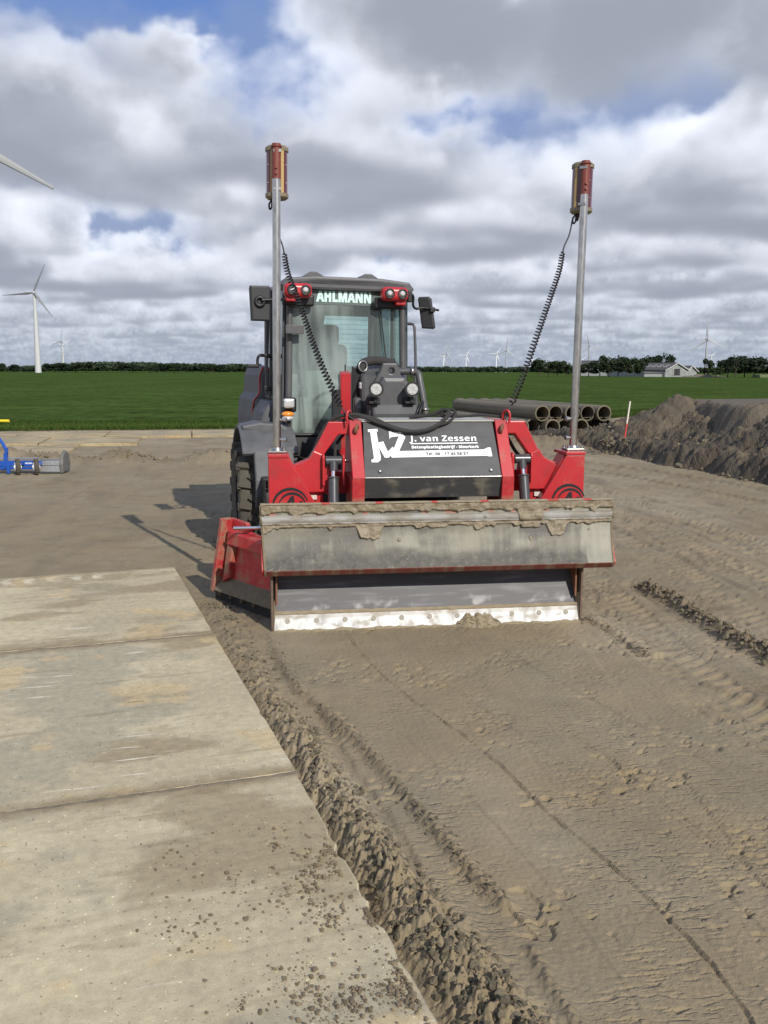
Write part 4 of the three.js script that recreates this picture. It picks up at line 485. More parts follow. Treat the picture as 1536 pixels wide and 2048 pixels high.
// masts, receivers and coiled leads
const masts = [];
for (const s of [-1, 1]) {
  const x = s < 0 ? -1.004 : 1.024, tilt = 0.012, up = s < 0 ? 0 : -0.035; // both lean a little to the right
  const m = part(AT, 'laser_mast', [rod([x, 1.068, -0.50], [x + tilt * 1.94, 3.0 + up, -0.50], 0.0262, 0.0262, 28)], M.mast);
  part(m, 'mast_flange', [bx(0.125, 0.014, 0.125, x, 1.077, -0.50, 0.004), T(cyl(0.036, 0.046, 0.02, 24), x, 1.093, -0.50)], M.steel);
  for (const [a, b] of [[-1, -1], [1, -1], [-1, 1], [1, 1]]) part(m, 'flange_bolt', T(cyl(0.011, 0.011, 0.018, 6), x + a * 0.047, 1.092, -0.50 + b * 0.047), M.bolt);
  for (const y of [1.155, 1.285]) part(m, 'clamp_screw', [rod([x + 0.02 * -s * 0 + (s < 0 ? 0.024 : -0.024), y, -0.49], [x + (s < 0 ? 0.062 : -0.062), y, -0.478], 0.009, 0.009, 10), rod([x + (s < 0 ? 0.048 : -0.048), y, -0.482], [x + (s < 0 ? 0.064 : -0.064), y, -0.477], 0.016, 0.016, 6)], M.bolt);
  part(m, 'mast_sleeve', [rod([x + tilt * 1.73, 2.80, -0.50], [x + tilt * 1.95, 3.012, -0.50], 0.0285, 0.0285, 24), T(new THREE.TorusGeometry(0.03, 0.006, 8, 24), x + tilt * 1.93, 2.995, -0.50, Math.PI / 2), T(cyl(0.009, 0.009, 0.02, 6), x + tilt * 1.75, 2.83, -0.472, Math.PI / 2), T(cyl(0.009, 0.009, 0.02, 6), x + tilt * 1.78, 2.865, -0.472, Math.PI / 2)].map((q) => q.translate(0, up, 0)), M.sleeve);
  const w = new THREE.Vector3(x + tilt * 1.77 + (s > 0 ? 0.010 : 0.004), 2.705 + up, -0.585).applyMatrix4(AT.matrixWorld);
  const rc = thing('laser_receiver', s < 0 ? 'cylindrical laser receiver on top of the left mast, red and yellow' : 'cylindrical laser receiver on top of the right mast, red and yellow', 'laser receiver', [w.x, w.y, w.z], BA + (s > 0 ? -0.5 : 0.0), 'laser receivers on the two masts');
  rc.rotation.z = -tilt;
  part(rc, 'receiver_tube', T(cyl(0.068, 0.068, 0.27, 40), 0, 0.147, 0), M.receiverRed);
  for (const y of [0.0, 0.28]) part(rc, 'end_cap', [T(cyl(0.074, 0.074, 0.022, 40), 0, y + 0.007, 0), T(cyl(y ? 0.060 : 0.074, y ? 0.074 : 0.060, 0.012, 40), 0, y ? y + 0.024 : y - 0.010, 0)], M.gold);
  for (const a of [-0.50, 0.50, Math.PI - 0.5, Math.PI + 0.5]) part(rc, 'yellow_strip', T(bx(0.022, 0.262, 0.010, 0, 0.147, 0.066, 0.003), 0, 0, 0, 0, a), std([0.50, 0.35, 0.14], 0.5, { map: again(blotchTex, 2) }));
  for (const a of [-0.95, 0.95]) for (const y of [0.08, 0.19]) part(rc, 'rivet', T(T(new THREE.SphereGeometry(0.004, 8, 6), 0, y, 0.069), 0, 0, 0, 0, a), M.bolt);
  for (const y of [0.03, 0.262]) part(rc, 'clamp_band', bx(0.05, 0.02, 0.05, s > 0 ? 0.02 : 0, y, 0.085, 0.003), M.steel);
  part(rc, 'plug', [rod([-0.02, -0.012, 0.0], [-0.028, -0.06, 0.0], 0.016, 0.012), tube([[-0.03, -0.02, 0.02], [-0.05, -0.05, 0.02], [-0.045, -0.08, 0.01], [-0.03, -0.06, 0.0]], 0.006, 16)], M.black);
  // coiled lead
  const loc = (list) => list.map(([a, b, c]) => new THREE.Vector3(a, b, c).applyMatrix4(AT.matrixWorld));
  const path = s < 0 ? [[-0.965, 2.66, -0.60], [-0.975, 2.50, -0.62], [-0.945, 2.40, -0.60], [-0.915, 2.23, -0.58], [-0.845, 2.04, -0.55], [-0.755, 1.77, -0.52], [-0.680, 1.58, -0.50], [-0.590, 1.385, -0.47], [-0.555, 1.33, -0.45], [-0.50, 1.285, -0.44]]
    : [[1.0, 2.63, -0.585], [0.972, 2.51, -0.57], [0.935, 2.43, -0.56], [0.905, 2.28, -0.55], [0.838, 2.08, -0.54], [0.735, 1.79, -0.52], [0.655, 1.57, -0.50], [0.585, 1.41, -0.48], [0.560, 1.365, -0.46], [0.515, 1.285, -0.44]];
  const cv = new THREE.CatmullRomCurve3(loc(path)); const pts = [], turns = 50, N = turns * 12, t0 = s < 0 ? 0.20 : 0.16, t1 = 0.925;
  const e1 = new THREE.Vector3(), e2 = new THREE.Vector3(), side_ = new THREE.Vector3(0.2, 0.1, 1).normalize();
  for (let i = 0; i <= N; i++) { const f = i / N, t = mix(t0, t1, f), p = cv.getPointAt(t), d = cv.getTangentAt(t); e1.crossVectors(d, side_).normalize(); e2.crossVectors(e1, d).normalize(); const warp = f + 0.06 * Math.sin(f * Math.PI) , a = warp * turns * Math.PI * 2, k = 0.0195 * sm(0, 0.03, f) * sm(1, 0.97, f) * mix(0.75, 1.05, f); pts.push(p.addScaledVector(e1, Math.cos(a) * k).addScaledVector(e2, Math.sin(a) * k)); }
  const all = [...Array(14).keys()].map((i) => cv.getPointAt(t0 * i / 14)).concat(pts, [1, 2, 3, 4, 5].map((i) => cv.getPointAt(mix(t1, 1, i / 5))));
  const cg = new THREE.TubeGeometry(new THREE.CatmullRomCurve3(all), all.length * 1, 0.0052, 6); const cable = part(scene, 'coiled_cable', cg, M.black);
  tag(cable, s < 0 ? 'black coiled cable hanging from the left mast across the cab' : 'black coiled cable hanging from the right mast against the sky', 'cable', 'coiled leads of the receivers');
}
{ // hoses lying over the cover and the left arm
  const H = (pts, r, label) => { const m = part(scene, 'hydraulic_hose', tube(pts.map((p) => { const v = new THREE.Vector3(...p).applyMatrix4(AT.matrixWorld); return [v.x, v.y, v.z]; }), r, 90, 10), M.rubber); tag(m, label, 'hose', 'black hoses on the attachment'); };
  H([[-0.83, 0.98, -0.58], [-0.77, 1.05, -0.57], [-0.72, 1.17, -0.52], [-0.64, 1.285, -0.50], [-0.52, 1.318, -0.46], [-0.38, 1.295, -0.44], [-0.24, 1.235, -0.405], [-0.10, 1.208, -0.385], [0.02, 1.232, -0.40], [0.11, 1.29, -0.44], [0.145, 1.335, -0.48], [0.12, 1.345, -0.52], [0.05, 1.315, -0.56], [-0.1, 1.29, -0.62]], 0.0135, 'thick black hose sagging over the cover from the left arm');
  H([[-0.80, 0.97, -0.60], [-0.70, 1.05, -0.60], [-0.66, 1.19, -0.54], [-0.58, 1.275, -0.48], [-0.46, 1.305, -0.45], [-0.33, 1.262, -0.42], [-0.18, 1.215, -0.385], [-0.02, 1.222, -0.385], [0.09, 1.275, -0.425], [0.155, 1.315, -0.47], [0.19, 1.312, -0.52], [0.12, 1.30, -0.60]], 0.011, 'thinner black hose sagging beside the thick one over the cover');
  H([[0.07, 1.25, -0.415], [0.14, 1.275, -0.43], [0.19, 1.325, -0.47], [0.17, 1.348, -0.50], [0.10, 1.315, -0.53], [0.2, 1.30, -0.52], [0.36, 1.312, -0.50], [0.50, 1.30, -0.50], [0.545, 1.29, -0.5]], 0.009, 'thin black hose looped on the right of the cover');
  H([[0.545, 1.22, -0.60], [0.60, 1.13, -0.60], [0.66, 1.04, -0.60], [0.74, 0.99, -0.60], [0.84, 0.96, -0.60], [0.95, 0.97, -0.60]], 0.0125, 'black hose along the inside of the right arm');
  H([[-0.55, 1.18, -0.62], [-0.60, 1.12, -0.58], [-0.615, 1.05, -0.56], [-0.60, 0.95, -0.58]], 0.011, 'short black hose dropping beside the left cylinder');
}
// ------------------------------------------------------------------ the wheel loader
const LA = 14.5 * Math.PI / 180;
const LD = thing('wheel_loader', 'dark grey compact wheel loader with glazed cab and red lamp housings', 'wheel loader', [-0.36, 0, -8.44], LA);
LD.rotation.order = 'YXZ';
const CABROLL = -0.014;
{
  // wheels
  const R = 0.49, Wd = 0.36;
  const tyreG = () => { const pr = [[0.285, -0.150], [0.33, -0.172], [0.40, -0.182], [0.445, -0.172], [0.462, -0.15], [0.468, -0.08], [0.470, 0], [0.468, 0.08], [0.462, 0.15], [0.445, 0.172], [0.40, 0.182], [0.33, 0.172], [0.285, 0.150]].map(([r, y]) => new THREE.Vector2(r, y)); return new THREE.LatheGeometry(pr, 56).rotateZ(Math.PI / 2); };
  const lugs = () => { const out = []; for (let i = 0; i < 34; i++) { const sd = i & 1 ? 1 : -1, a = i / 34 * Math.PI * 2; for (let k = 0; k < 2; k++) { const g = new THREE.BoxGeometry(0.105, 0.040, 0.058); g.rotateY(sd * (k ? 0.20 : 0.62)); g.translate(sd * (k ? 0.125 : 0.045), (k ? 0.470 : 0.476), k ? 0.055 : 0.0); g.rotateX(a); out.push(g); } const s = new THREE.BoxGeometry(0.026, 0.075, 0.06); s.translate(sd * 0.176, 0.435, 0.06); s.rotateX(a); out.push(s); } return out; };
  const tg = prep([tyreG().toNonIndexed(), ...lugs()]), rimG = new THREE.LatheGeometry([[0.02, 0.05], [0.10, 0.05], [0.12, 0.02], [0.20, 0.0], [0.225, 0.05], [0.255, 0.115], [0.29, 0.125], [0.295, 0.15], [0.275, 0.15]].map(([r, y]) => new THREE.Vector2(r, y)), 40);
  for (const [x, z, y] of [[-0.825, 0, -0.16], [0.80, 0, -0.05], [-0.56, -2.05, 0], [0.56, -2.05, 0]]) { const sx = Math.sign(x); const w = new THREE.Group(); w.name = 'wheel'; w.position.set(x, R - 0.005, z); w.rotation.y = z === 0 ? -0.02 : 0; LD.add(w);
    part(w, 'tyre', tg, M.tyre); part(w, 'rim', rimG.clone().rotateZ(-sx * Math.PI / 2), M.tyreSide); for (let i = 0; i < 8; i++) { const a = i / 8 * Math.PI * 2; part(w, 'wheel_nut', T(cyl(0.014, 0.014, 0.03, 6), sx * 0.03, Math.cos(a) * 0.15, Math.sin(a) * 0.15, 0, 0, Math.PI / 2), M.bolt); } }
  part(LD, 'front_axle', rod([-0.62, R, 0], [0.62, R, 0], 0.09), M.blackMatt);
  part(LD, 'rear_axle', rod([-0.62, R, -2.05], [0.62, R, -2.05], 0.09), M.blackMatt);
  part(LD, 'chassis', [bx(0.86, 0.36, 2.9, 0, 0.66, -0.95)], M.blackMatt);
  // mudguards: an arched shell over each front wheel with a front flap
  for (const s of [-1, 1]) {
    const arc = []; const cy = 0.49; for (let i = 0; i <= 22; i++) { const a = mix(2.85, 0.72, i / 22); arc.push([Math.cos(a) * 0.61, cy + Math.sin(a) * 0.64]); }
    const pts = arc.concat([...arc].reverse().map(([z, y]) => [z * 0.955, cy + (y - cy) * 0.955]));
    const fd = part(LD, 'mudguard', [side(pts, s < 0 ? -0.975 : 0.50, s < 0 ? -0.50 : 0.975, 0.008)], M.greyMatt);
    part(fd, 'mudguard_flap', [side([[0.44, 0.925], [0.50, 0.93], [0.60, 0.70], [0.60, 0.56], [0.555, 0.46], [0.53, 0.46], [0.56, 0.60], [0.55, 0.70]], s < 0 ? -0.885 : 0.55, s < 0 ? -0.55 : 0.885, 0.012)], M.greyMatt);
    part(fd, 'mudguard_crown', [poly([[-0.50, 1.06], [-0.60, 1.14], [-0.80, 1.16], [-0.945, 1.13], [-0.95, 1.10], [-0.5, 0.98]].map(([x, y]) => [x * -s, y]), 0.42, 0.02).translate(0, 0, -0.22)], M.greyMatt);
    part(LD, 'step', [bx(0.10, 0.025, 0.22, s * 0.78, 0.72, 0.66), bx(0.02, 0.34, 0.20, s * 0.83, 0.56, 0.67), ...[0, 1, 2, 3].map((i) => bx(0.03, 0.008, 0.205, s * 0.825, 0.65 - i * 0.055, 0.674, 0.002))], M.black);
  }
  // body behind the wheels: grey side tanks with a red stripe, engine hood
  for (const s of [-1, 1]) {
    const tank = part(LD, 'side_body', [poly([[0.36, 0.60], [0.62, 0.60], [0.70, 0.95], [0.70, 1.12], [0.68, 1.30], [0.63, 1.37], [0.615, 1.56], [0.58, 1.64], [0.50, 1.66], [0.36, 1.60]].map(([x, y]) => [x * s, y]), 1.55, 0.02).translate(0, 0, -2.72)], M.greyMatt);
    part(tank, 'red_stripe', [tube([[s * 0.703, 0.96, -1.185], [s * 0.703, 1.12, -1.185], [s * 0.683, 1.302, -1.185], [s * 0.633, 1.372, -1.185], [s * 0.619, 1.56, -1.185], [s * 0.583, 1.643, -1.185]], 0.009, 30)], M.red);
    part(LD, 'door_shell', [poly([[0.50, 0.90], [0.68, 0.95], [0.73, 1.10], [0.70, 1.22], [0.63, 1.32], [0.50, 1.34]].map(([x, y]) => [x * s, y]), 0.80, 0.03).translate(0, 0, -1.14)], M.greyMatt);
  }
  part(LD, 'engine_hood', [bx(1.1, 0.95, 1.5, 0, 1.05, -2.2, 0.08)], M.grey);
  // cab
  const cab = new THREE.Group(); cab.name = 'cab'; cab.position.set(0, 0, 0); cab.rotation.z = CABROLL; LD.add(cab);
  const fz = -0.06, bz = -1.16, hw = 0.555, yb = 0.98, yt = 2.335;
  part(cab, 'cab_base', [poly([[-0.60, 0.78], [0.60, 0.78], [0.60, 1.02], [-0.60, 1.02]], 1.15, 0.02).translate(0, 0, bz)], M.greyMatt);
  part(cab, 'cab_apron', [sheet(24, 12, (u, v) => { const x = mix(-0.58, 0.50, u), y = mix(0.84, 1.01, v); return { p: [x, y, 0.02 + 0.05 * Math.sin(v * 1.4) + 0.0], uv: [x, y] }; })], std([0.072, 0.073, 0.076], 0.6, { map: again(blotchTex, 1.2), side: THREE.DoubleSide }));
  const fp = (x, y) => [x, y, fz + 0.06 * sm(yt, yb, y) + 0.045 * (1 - Math.pow(x / hw, 2))]; // bowed, slightly raked windscreen
  part(cab, 'windscreen', sheet(14, 12, (u, v) => ({ p: fp(mix(-0.50, 0.50, u), mix(1.03, yt, v)), uv: [u, v] })), M.windscreen);
  part(cab, 'windscreen_sill', tube([fp(-0.53, 1.03), fp(0, 1.03), fp(0.53, 1.03)], 0.018, 20), M.black);
  for (const s of [-1, 1]) {
    part(cab, 'front_pillar', [rod([s * 0.535, 0.99, fz + 0.075], [s * 0.515, yt, fz + 0.012], 0.030, 0.030, 12)], M.grey);
    part(cab, 'pillar_trim', [rod([s * 0.572, 0.99, fz + 0.01], [s * 0.552, yt, fz - 0.05], 0.022, 0.022, 12)], M.grey);
    part(cab, 'door_pillar', [rod([s * 0.60, 1.0, -0.62], [s * 0.585, yt, -0.62], 0.028, 0.028, 12)], M.black);
    part(cab, 'rear_pillar', [bx(0.07, 1.30, 0.09, s * 0.565, 1.62, bz + 0.03, 0.02)], M.grey);
    part(cab, 'side_window', sheet(2, 2, (u, v) => ({ p: [s * mix(0.590, 0.570, v), mix(1.36, yt, v), mix(bz + 0.05, fz, s < 0 ? u : 1 - u)], uv: [u, v] })), M.darkGlass);
    part(cab, 'lower_window', sheet(2, 2, (u, v) => ({ p: [s * mix(0.598, 0.591, v), mix(1.02, 1.33, v), mix(bz + 0.05, fz, s < 0 ? u : 1 - u)], uv: [u, v] })), M.darkGlass);
    part(cab, 'window_rail', [bx(0.022, 0.035, 1.02, s * 0.598, 1.345, (fz + bz) / 2 - 0.0, 0.005)], M.black);
  }
  part(cab, 'roof', [poly([[-0.585, 2.31], [0.585, 2.31], [0.605, 2.345], [0.56, 2.40], [0.30, 2.425], [-0.30, 2.425], [-0.56, 2.40], [-0.605, 2.345]], 1.22, 0.02).translate(0, 0, bz - 0.02)], M.grey);
  part(cab, 'roof_visor', [poly([[-0.53, 2.345], [0.53, 2.345], [0.52, 2.385], [0.28, 2.408], [-0.28, 2.408], [-0.52, 2.385]], 0.06, 0.012).translate(0, 0, -0.02)], M.greyMatt);
  for (const x of [-0.30, 0.20]) part(cab, 'roof_vent', [poly([[-0.12, 2.415], [0.12, 2.415], [0.03, 2.47], [-0.03, 2.47]].map(([a, b]) => [a + x, b]), 0.3, 0.006).translate(0, 0, -0.35)], M.grey);
  part(cab, 'rear_wall', [poly([[-0.56, 1.0], [0.56, 1.0], [0.56, 2.28], [-0.56, 2.28]], 0.05, 0.004, [[[-0.47, 1.46], [0.47, 1.46], [0.47, 2.16], [-0.47, 2.16]]]).translate(0, 0, bz - 0.02)], M.interior);
  const rw = part(cab, 'rear_window', sheet(2, 2, (u, v) => ({ p: [mix(-0.48, 0.48, u), mix(1.45, 2.17, v), bz + 0.0], uv: [u, v] })), M.glass);
  for (let i = 0; i < 14; i++) part(rw, 'heating_wire', bx(0.90, 0.0025, 0.002, 0, 1.50 + i * 0.048, bz + 0.005, 0), M.black);
  part(cab, 'headliner', [bx(1.04, 0.02, 1.02, 0, 2.295, (fz + bz) / 2 - 0.03, 0.004)], M.interior);
  // inside: seat, wheel, console
  const seat = part(cab, 'driver_seat', [bx(0.46, 0.14, 0.46, -0.02, 1.20, -0.66, 0.05), T(bx(0.44, 0.62, 0.14, 0, 0, 0, 0.06), -0.02, 1.56, -0.92, -0.12), T(bx(0.28, 0.20, 0.10, 0, 0, 0, 0.045), -0.02, 1.96, -0.96, -0.1)], M.seat);
  part(seat, 'armrest', [bx(0.08, 0.06, 0.34, 0.28, 1.40, -0.62, 0.025), bx(0.08, 0.06, 0.34, -0.32, 1.40, -0.62, 0.025)], M.black);
  part(cab, 'steering_wheel', [T(new THREE.TorusGeometry(0.19, 0.016, 10, 36), 0.10, 1.52, -0.34, -1.0), rod([0.10, 1.50, -0.33], [0.10, 1.05, -0.14], 0.03, 0.05)], M.black);
  part(cab, 'side_console', [bx(0.22, 0.32, 0.40, -0.38, 1.20, -0.40, 0.04), bx(0.13, 0.22, 0.06, -0.42, 1.46, -0.46, 0.03), bx(0.2, 0.3, 0.5, 0.40, 1.2, -0.6, 0.04)], std([0.16, 0.165, 0.165], 0.7));
  part(cab, 'hanging_jacket', sheet(24, 30, (u, v) => { const x = mix(-0.44, -0.02, u), y = mix(1.40, 2.22, v); return { p: [x - 0.12 * (1 - v) * Math.sin(v * 3), y, -0.98 + 0.03 * Math.sin(u * 17 + v * 4) + 0.02 * Math.sin(u * 31)], uv: [u, v] }; }), std([0.05, 0.055, 0.055], 0.9, { side: THREE.DoubleSide }));
  part(cab, 'display_post', [bx(0.05, 0.30, 0.03, -0.40, 1.62, -0.16, 0.01), rod([-0.39, 1.50, -0.15], [-0.37, 1.04, -0.06], 0.008, 0.008)], M.black);
  part(cab, 'sun_strip', sheet(14, 3, (u, v) => { const p = fp(mix(-0.50, 0.50, u), mix(2.185, yt, v)); p[2] += 0.004; return { p, uv: [u, v] }; }), std([0.10, 0.13, 0.12], 0.35, { side: THREE.DoubleSide }));
  { const g = text('AHLMANN', 0.088, 0.002, 1.12, 0.0040); const b = g.boundingBox, wdt = b.max.x - b.min.x; const k = 0.50 / wdt; g.scale(k, 1, 1); const p = g.attributes.position; for (let i = 0; i < p.count; i++) { const x = p.getX(i) - 0.28, y = p.getY(i) + 2.212; p.setXYZ(i, x, y, fp(x, y)[2] + 0.006 + p.getZ(i)); } part(cab, 'lettering', g, M.mint); }
  // wipers
  part(cab, 'wiper', [tube([[0.10, 1.30, 0.07], [0.22, 1.50, 0.065], [0.36, 1.66, 0.05]], 0.008, 12), tube([[0.05, 1.36, 0.075], [0.22, 1.55, 0.065], [0.40, 1.66, 0.045]], 0.006, 12), tube([[0.36, 1.66, 0.05], [0.42, 1.72, 0.03], [0.44, 1.69, 0.03]], 0.009, 8), rod([0.36, 1.66, 0.03], [0.30, 2.16, 0.00], 0.006, 0.006, 6)], M.black);
  // lamp housings under the roof
  for (const s of [-1, 1]) {
    const x = s < 0 ? -0.475 : 0.390; const y = 2.283;
    const L = part(cab, 'lamp_housing', [bx(0.245, 0.125, 0.13, x, y, 0.14, 0.045), bx(0.09, 0.05, 0.08, x + s * 0.06, y - 0.07, 0.12, 0.012)], M.red);
    for (const dx of [-0.055, 0.06]) { part(L, 'lamp_lens', [T(new THREE.SphereGeometry(0.037, 20, 10, 0, Math.PI * 2, 0, Math.PI / 2), x + dx, y, 0.198, Math.PI / 2)].map((g) => { g.translate(-(x + dx), -y, -0.198); g.scale(1, 1, 0.35); return g.translate(x + dx, y, 0.198); }), M.darkLens); part(L, 'lamp_ring', T(new THREE.TorusGeometry(0.039, 0.007, 8, 26), x + dx, y, 0.203), M.black); part(L, 'lamp_bulb', T(cyl(0.014, 0.022, 0.008, 14), x + dx, y + 0.004, 0.213, Math.PI / 2), M.lens); }
    part(L, 'lamp_bracket', [bx(0.28, 0.10, 0.06, x + s * -0.02, y - 0.075, 0.05, 0.02)], M.black);
  }
  // mirrors
  { const m = part(cab, 'mirror', [T(poly([[-0.075, -0.145], [0.085, -0.145], [0.09, 0.135], [0.075, 0.15], [-0.085, 0.145], [-0.09, 0.12]], 0.06, 0.014), -0.815, 2.155, 0.19, 0, 0.12)], M.mirror); part(m, 'mirror_arm', [tube([[-0.80, 2.18, 0.27], [-0.70, 2.19, 0.26], [-0.60, 2.20, 0.16], [-0.56, 2.2, 0.06]], 0.013, 20), T(new THREE.TorusGeometry(0.035, 0.016, 8, 18), -0.815, 2.17, 0.262)], M.black);
    const n = part(cab, 'mirror', [T(poly([[-0.055, -0.135], [0.05, -0.15], [0.068, -0.135], [0.05, 0.125], [0.03, 0.145], [-0.06, 0.15], [-0.072, 0.13]], 0.06, 0.014), 0, 0, 0, 0, -0.45, 0.10).translate(0.77, 2.145, -0.08)], M.mirror); part(n, 'mirror_arm', [tube([[0.48, 2.28, 0.10], [0.585, 2.29, 0.06], [0.60, 2.20, 0.03], [0.63, 2.175, 0.01], [0.70, 2.185, 0.0], [0.86, 2.17, -0.02]], 0.011, 26), bx(0.04, 0.10, 0.05, 0.555, 2.275, 0.06, 0.008), bx(0.05, 0.05, 0.04, 0.79, 2.17, 0.0, 0.01)], M.black); }
  // front light cluster by the left pillar, hand rail on the right
  const hl = part(cab, 'head_lamp', [bx(0.095, 0.085, 0.08, -0.555, 1.315, 0.17, 0.02)], M.lens); part(hl, 'lamp_back', [bx(0.11, 0.13, 0.07, -0.535, 1.30, 0.11, 0.02), bx(0.03, 0.30, 0.03, -0.545, 1.15, 0.11, 0.006)], M.black);
  const il = part(cab, 'indicator_lamp', [T(new THREE.SphereGeometry(0.05, 20, 14), -0.56, 1.205, 0.15)].map((g) => g.translate(0.56, -1.205, -0.15).scale(1.1, 0.55, 0.7).translate(-0.56, 1.218, 0.15)), M.amber); part(il, 'marker_lens', [new THREE.SphereGeometry(0.05, 20, 14).scale(1.0, 0.5, 0.65).translate(-0.56, 1.183, 0.152)], M.lens);
  part(cab, 'hand_rail', tube([[0.57, 1.30, 0.02], [0.62, 1.42, 0.04], [0.62, 1.95, 0.03], [0.61, 2.03, 0.02], [0.57, 2.04, -0.02]], 0.013, 30), M.grey);
  part(cab, 'door_mirror_bracket', [tube([[-0.60, 1.72, -0.5], [-0.74, 1.73, -0.42], [-0.755, 1.70, -0.42], [-0.755, 1.63, -0.42]], 0.014, 18), bx(0.12, 0.03, 0.05, -0.67, 1.735, -0.46, 0.006), bx(0.11, 0.035, 0.05, -0.80, 1.635, -0.42, 0.01)], M.black);
  part(cab, 'door_latch', [bx(0.10, 0.05, 0.05, -0.64, 1.43, -0.45, 0.01)], M.black);
  part(cab, 'sun_shade', [bx(0.16, 0.075, 0.02, -0.49, 1.955, 0.085, 0.004)], M.grey);
  part(cab, 'aerial', rod([-0.045, 1.45, 0.15], [-0.05, 1.66, 0.15], 0.007, 0.006), M.black);
}
{ // loading arm, in the attachment's own direction
  const b = new THREE.Group(); b.name = 'loading_arm'; LD.add(b); LD.updateMatrixWorld(); b.applyMatrix4(new THREE.Matrix4().copy(LD.matrixWorld).invert().multiply(AT.matrixWorld));
  const cx = -0.075;
  // head of the arm: rounded block with a lug on top
  part(b, 'arm_head', [poly([[-0.20, 0.85], [0.20, 0.85], [0.205, 1.33], [0.185, 1.42], [0.12, 1.50], [0.085, 1.56], [-0.085, 1.56], [-0.12, 1.50], [-0.185, 1.42], [-0.205, 1.33]].map(([x, y]) => [x + cx, y]), 0.34, 0.035).translate(0, 0, -1.80)], M.grey);
  part(b, 'arm_face', [side([[-1.44, 0.85], [-1.40, 1.28], [-1.44, 1.345], [-1.47, 1.36], [-1.60, 1.38], [-1.60, 0.85]], cx - 0.175, cx + 0.185, 0.02)], M.grey);
  part(b, 'arm_lug', [poly([[-0.135, 1.50], [0.125, 1.50], [0.075, 1.60], [0.055, 1.665], [-0.055, 1.665], [-0.078, 1.60]].map(([x, y]) => [x + cx - 0.02, y]), 0.10, 0.012, [[...Array(14).keys()].map((i) => [cx - 0.008 + 0.021 * Math.cos(-i / 14 * 6.283), 1.605 + 0.021 * Math.sin(-i / 14 * 6.283)])]).translate(0, 0, -1.66)], M.grey);
  part(b, 'arm_beam', [side([[-1.62, 1.20], [-1.62, 1.56], [-1.95, 1.66], [-2.45, 1.60], [-2.75, 1.42], [-2.75, 1.15], [-2.2, 1.25], [-1.9, 1.10], [-1.75, 1.0]], cx - 0.24, cx + 0.12, 0.03)], M.grey);
  part(b, 'arm_cheek', [side([[-1.58, 0.95], [-1.56, 1.42], [-1.62, 1.50], [-1.85, 1.52], [-1.92, 1.2], [-1.80, 0.95]], cx - 0.295, cx - 0.235, 0.02).scale(1, 0.93, 1)], M.grey);
  { const g = text('AHLMANN', 0.045, 0.002, 1.25, 0.001); g.rotateY(-Math.PI / 2); part(b, 'lettering', g.translate(cx - 0.2435, 1.47, -1.95), M.white); part(b, 'red_label', bx(0.0015, 0.065, 0.10, cx - 0.2415, 1.49, -1.90, 0), M.red); }
  for (const x of [-0.165, 0.112]) { const L = part(b, 'work_lamp', [T(cyl(0.058, 0.048, 0.075, 28), x + cx + 0.008, 1.468, -1.385, Math.PI / 2), bx(0.02, 0.07, 0.03, x + cx + 0.008, 1.395, -1.40, 0.004), bx(0.08, 0.02, 0.04, x + cx, 1.365, -1.41, 0.004), bx(0.10, 0.06, 0.03, x + cx, 1.375, -1.455, 0.004)], M.black); part(L, 'lamp_glass', T(cyl(0.042, 0.042, 0.006, 26), x + cx + 0.008, 1.468, -1.346, Math.PI / 2), std([0.42, 0.42, 0.40], 0.2)); for (let i = 0; i < 6; i++) part(L, 'lamp_diode', T(cyl(0.012, 0.012, 0.004, 10), x + cx + 0.008 + Math.cos(i * 1.047) * 0.026, 1.468 + Math.sin(i * 1.047) * 0.026, -1.342, Math.PI / 2), M.lens); }
  part(b, 'red_link', [side([[-1.60, 0.95], [-1.56, 1.58], [-1.66, 1.60], [-1.74, 0.95]], cx - 0.405, cx - 0.325, 0.006)], M.red);
  part(b, 'black_guard', [side([[-1.52, 1.0], [-1.55, 1.46], [-1.62, 1.46], [-1.70, 1.0]], cx - 0.47, cx - 0.405, 0.006), poly([[-0.32, 1.64], [-0.235, 1.60], [-0.22, 1.36], [-0.26, 1.24], [-0.32, 1.2]].map(([x, y]) => [x + cx + 0.02, y]), 0.02, 0.003).translate(0, 0, -1.74)], M.blackMatt);
  part(b, 'hose_sleeve', [tube([[cx - 0.235, 1.60, -1.72], [cx - 0.21, 1.66, -1.75], [cx - 0.1, 1.685, -1.80], [cx + 0.04, 1.66, -1.86], [cx + 0.1, 1.60, -1.95]], 0.036, 26, 12)], M.rubber);
  part(b, 'hose_ring', T(new THREE.TorusGeometry(0.04, 0.006, 8, 20), cx - 0.215, 1.64, -1.70, 0, 0.5), M.silver);
  part(b, 'steel_pipe', [tube([[cx + 0.03, 1.60, -1.62], [cx + 0.17, 1.60, -1.60], [cx + 0.205, 1.585, -1.58], [cx + 0.215, 1.53, -1.56], [cx + 0.25, 1.30, -1.52], [cx + 0.27, 1.15, -1.5]], 0.027, 40, 12)], M.grey);
  part(b, 'pipe_clamp', [T(new THREE.TorusGeometry(0.03, 0.009, 8, 18), cx + 0.247, 1.31, -1.522, Math.PI / 2), T(new THREE.TorusGeometry(0.034, 0.012, 8, 18), cx + 0.158, 1.598, -1.60, 0, Math.PI / 2)], M.steel);
  part(b, 'return_hose', [tube([[cx + 0.21, 1.37, -1.45], [cx + 0.17, 1.30, -1.40], [cx + 0.14, 1.22, -1.40]], 0.009), tube([[cx + 0.225, 1.37, -1.45], [cx + 0.19, 1.30, -1.40], [cx + 0.165, 1.2, -1.40]], 0.009)], M.black);
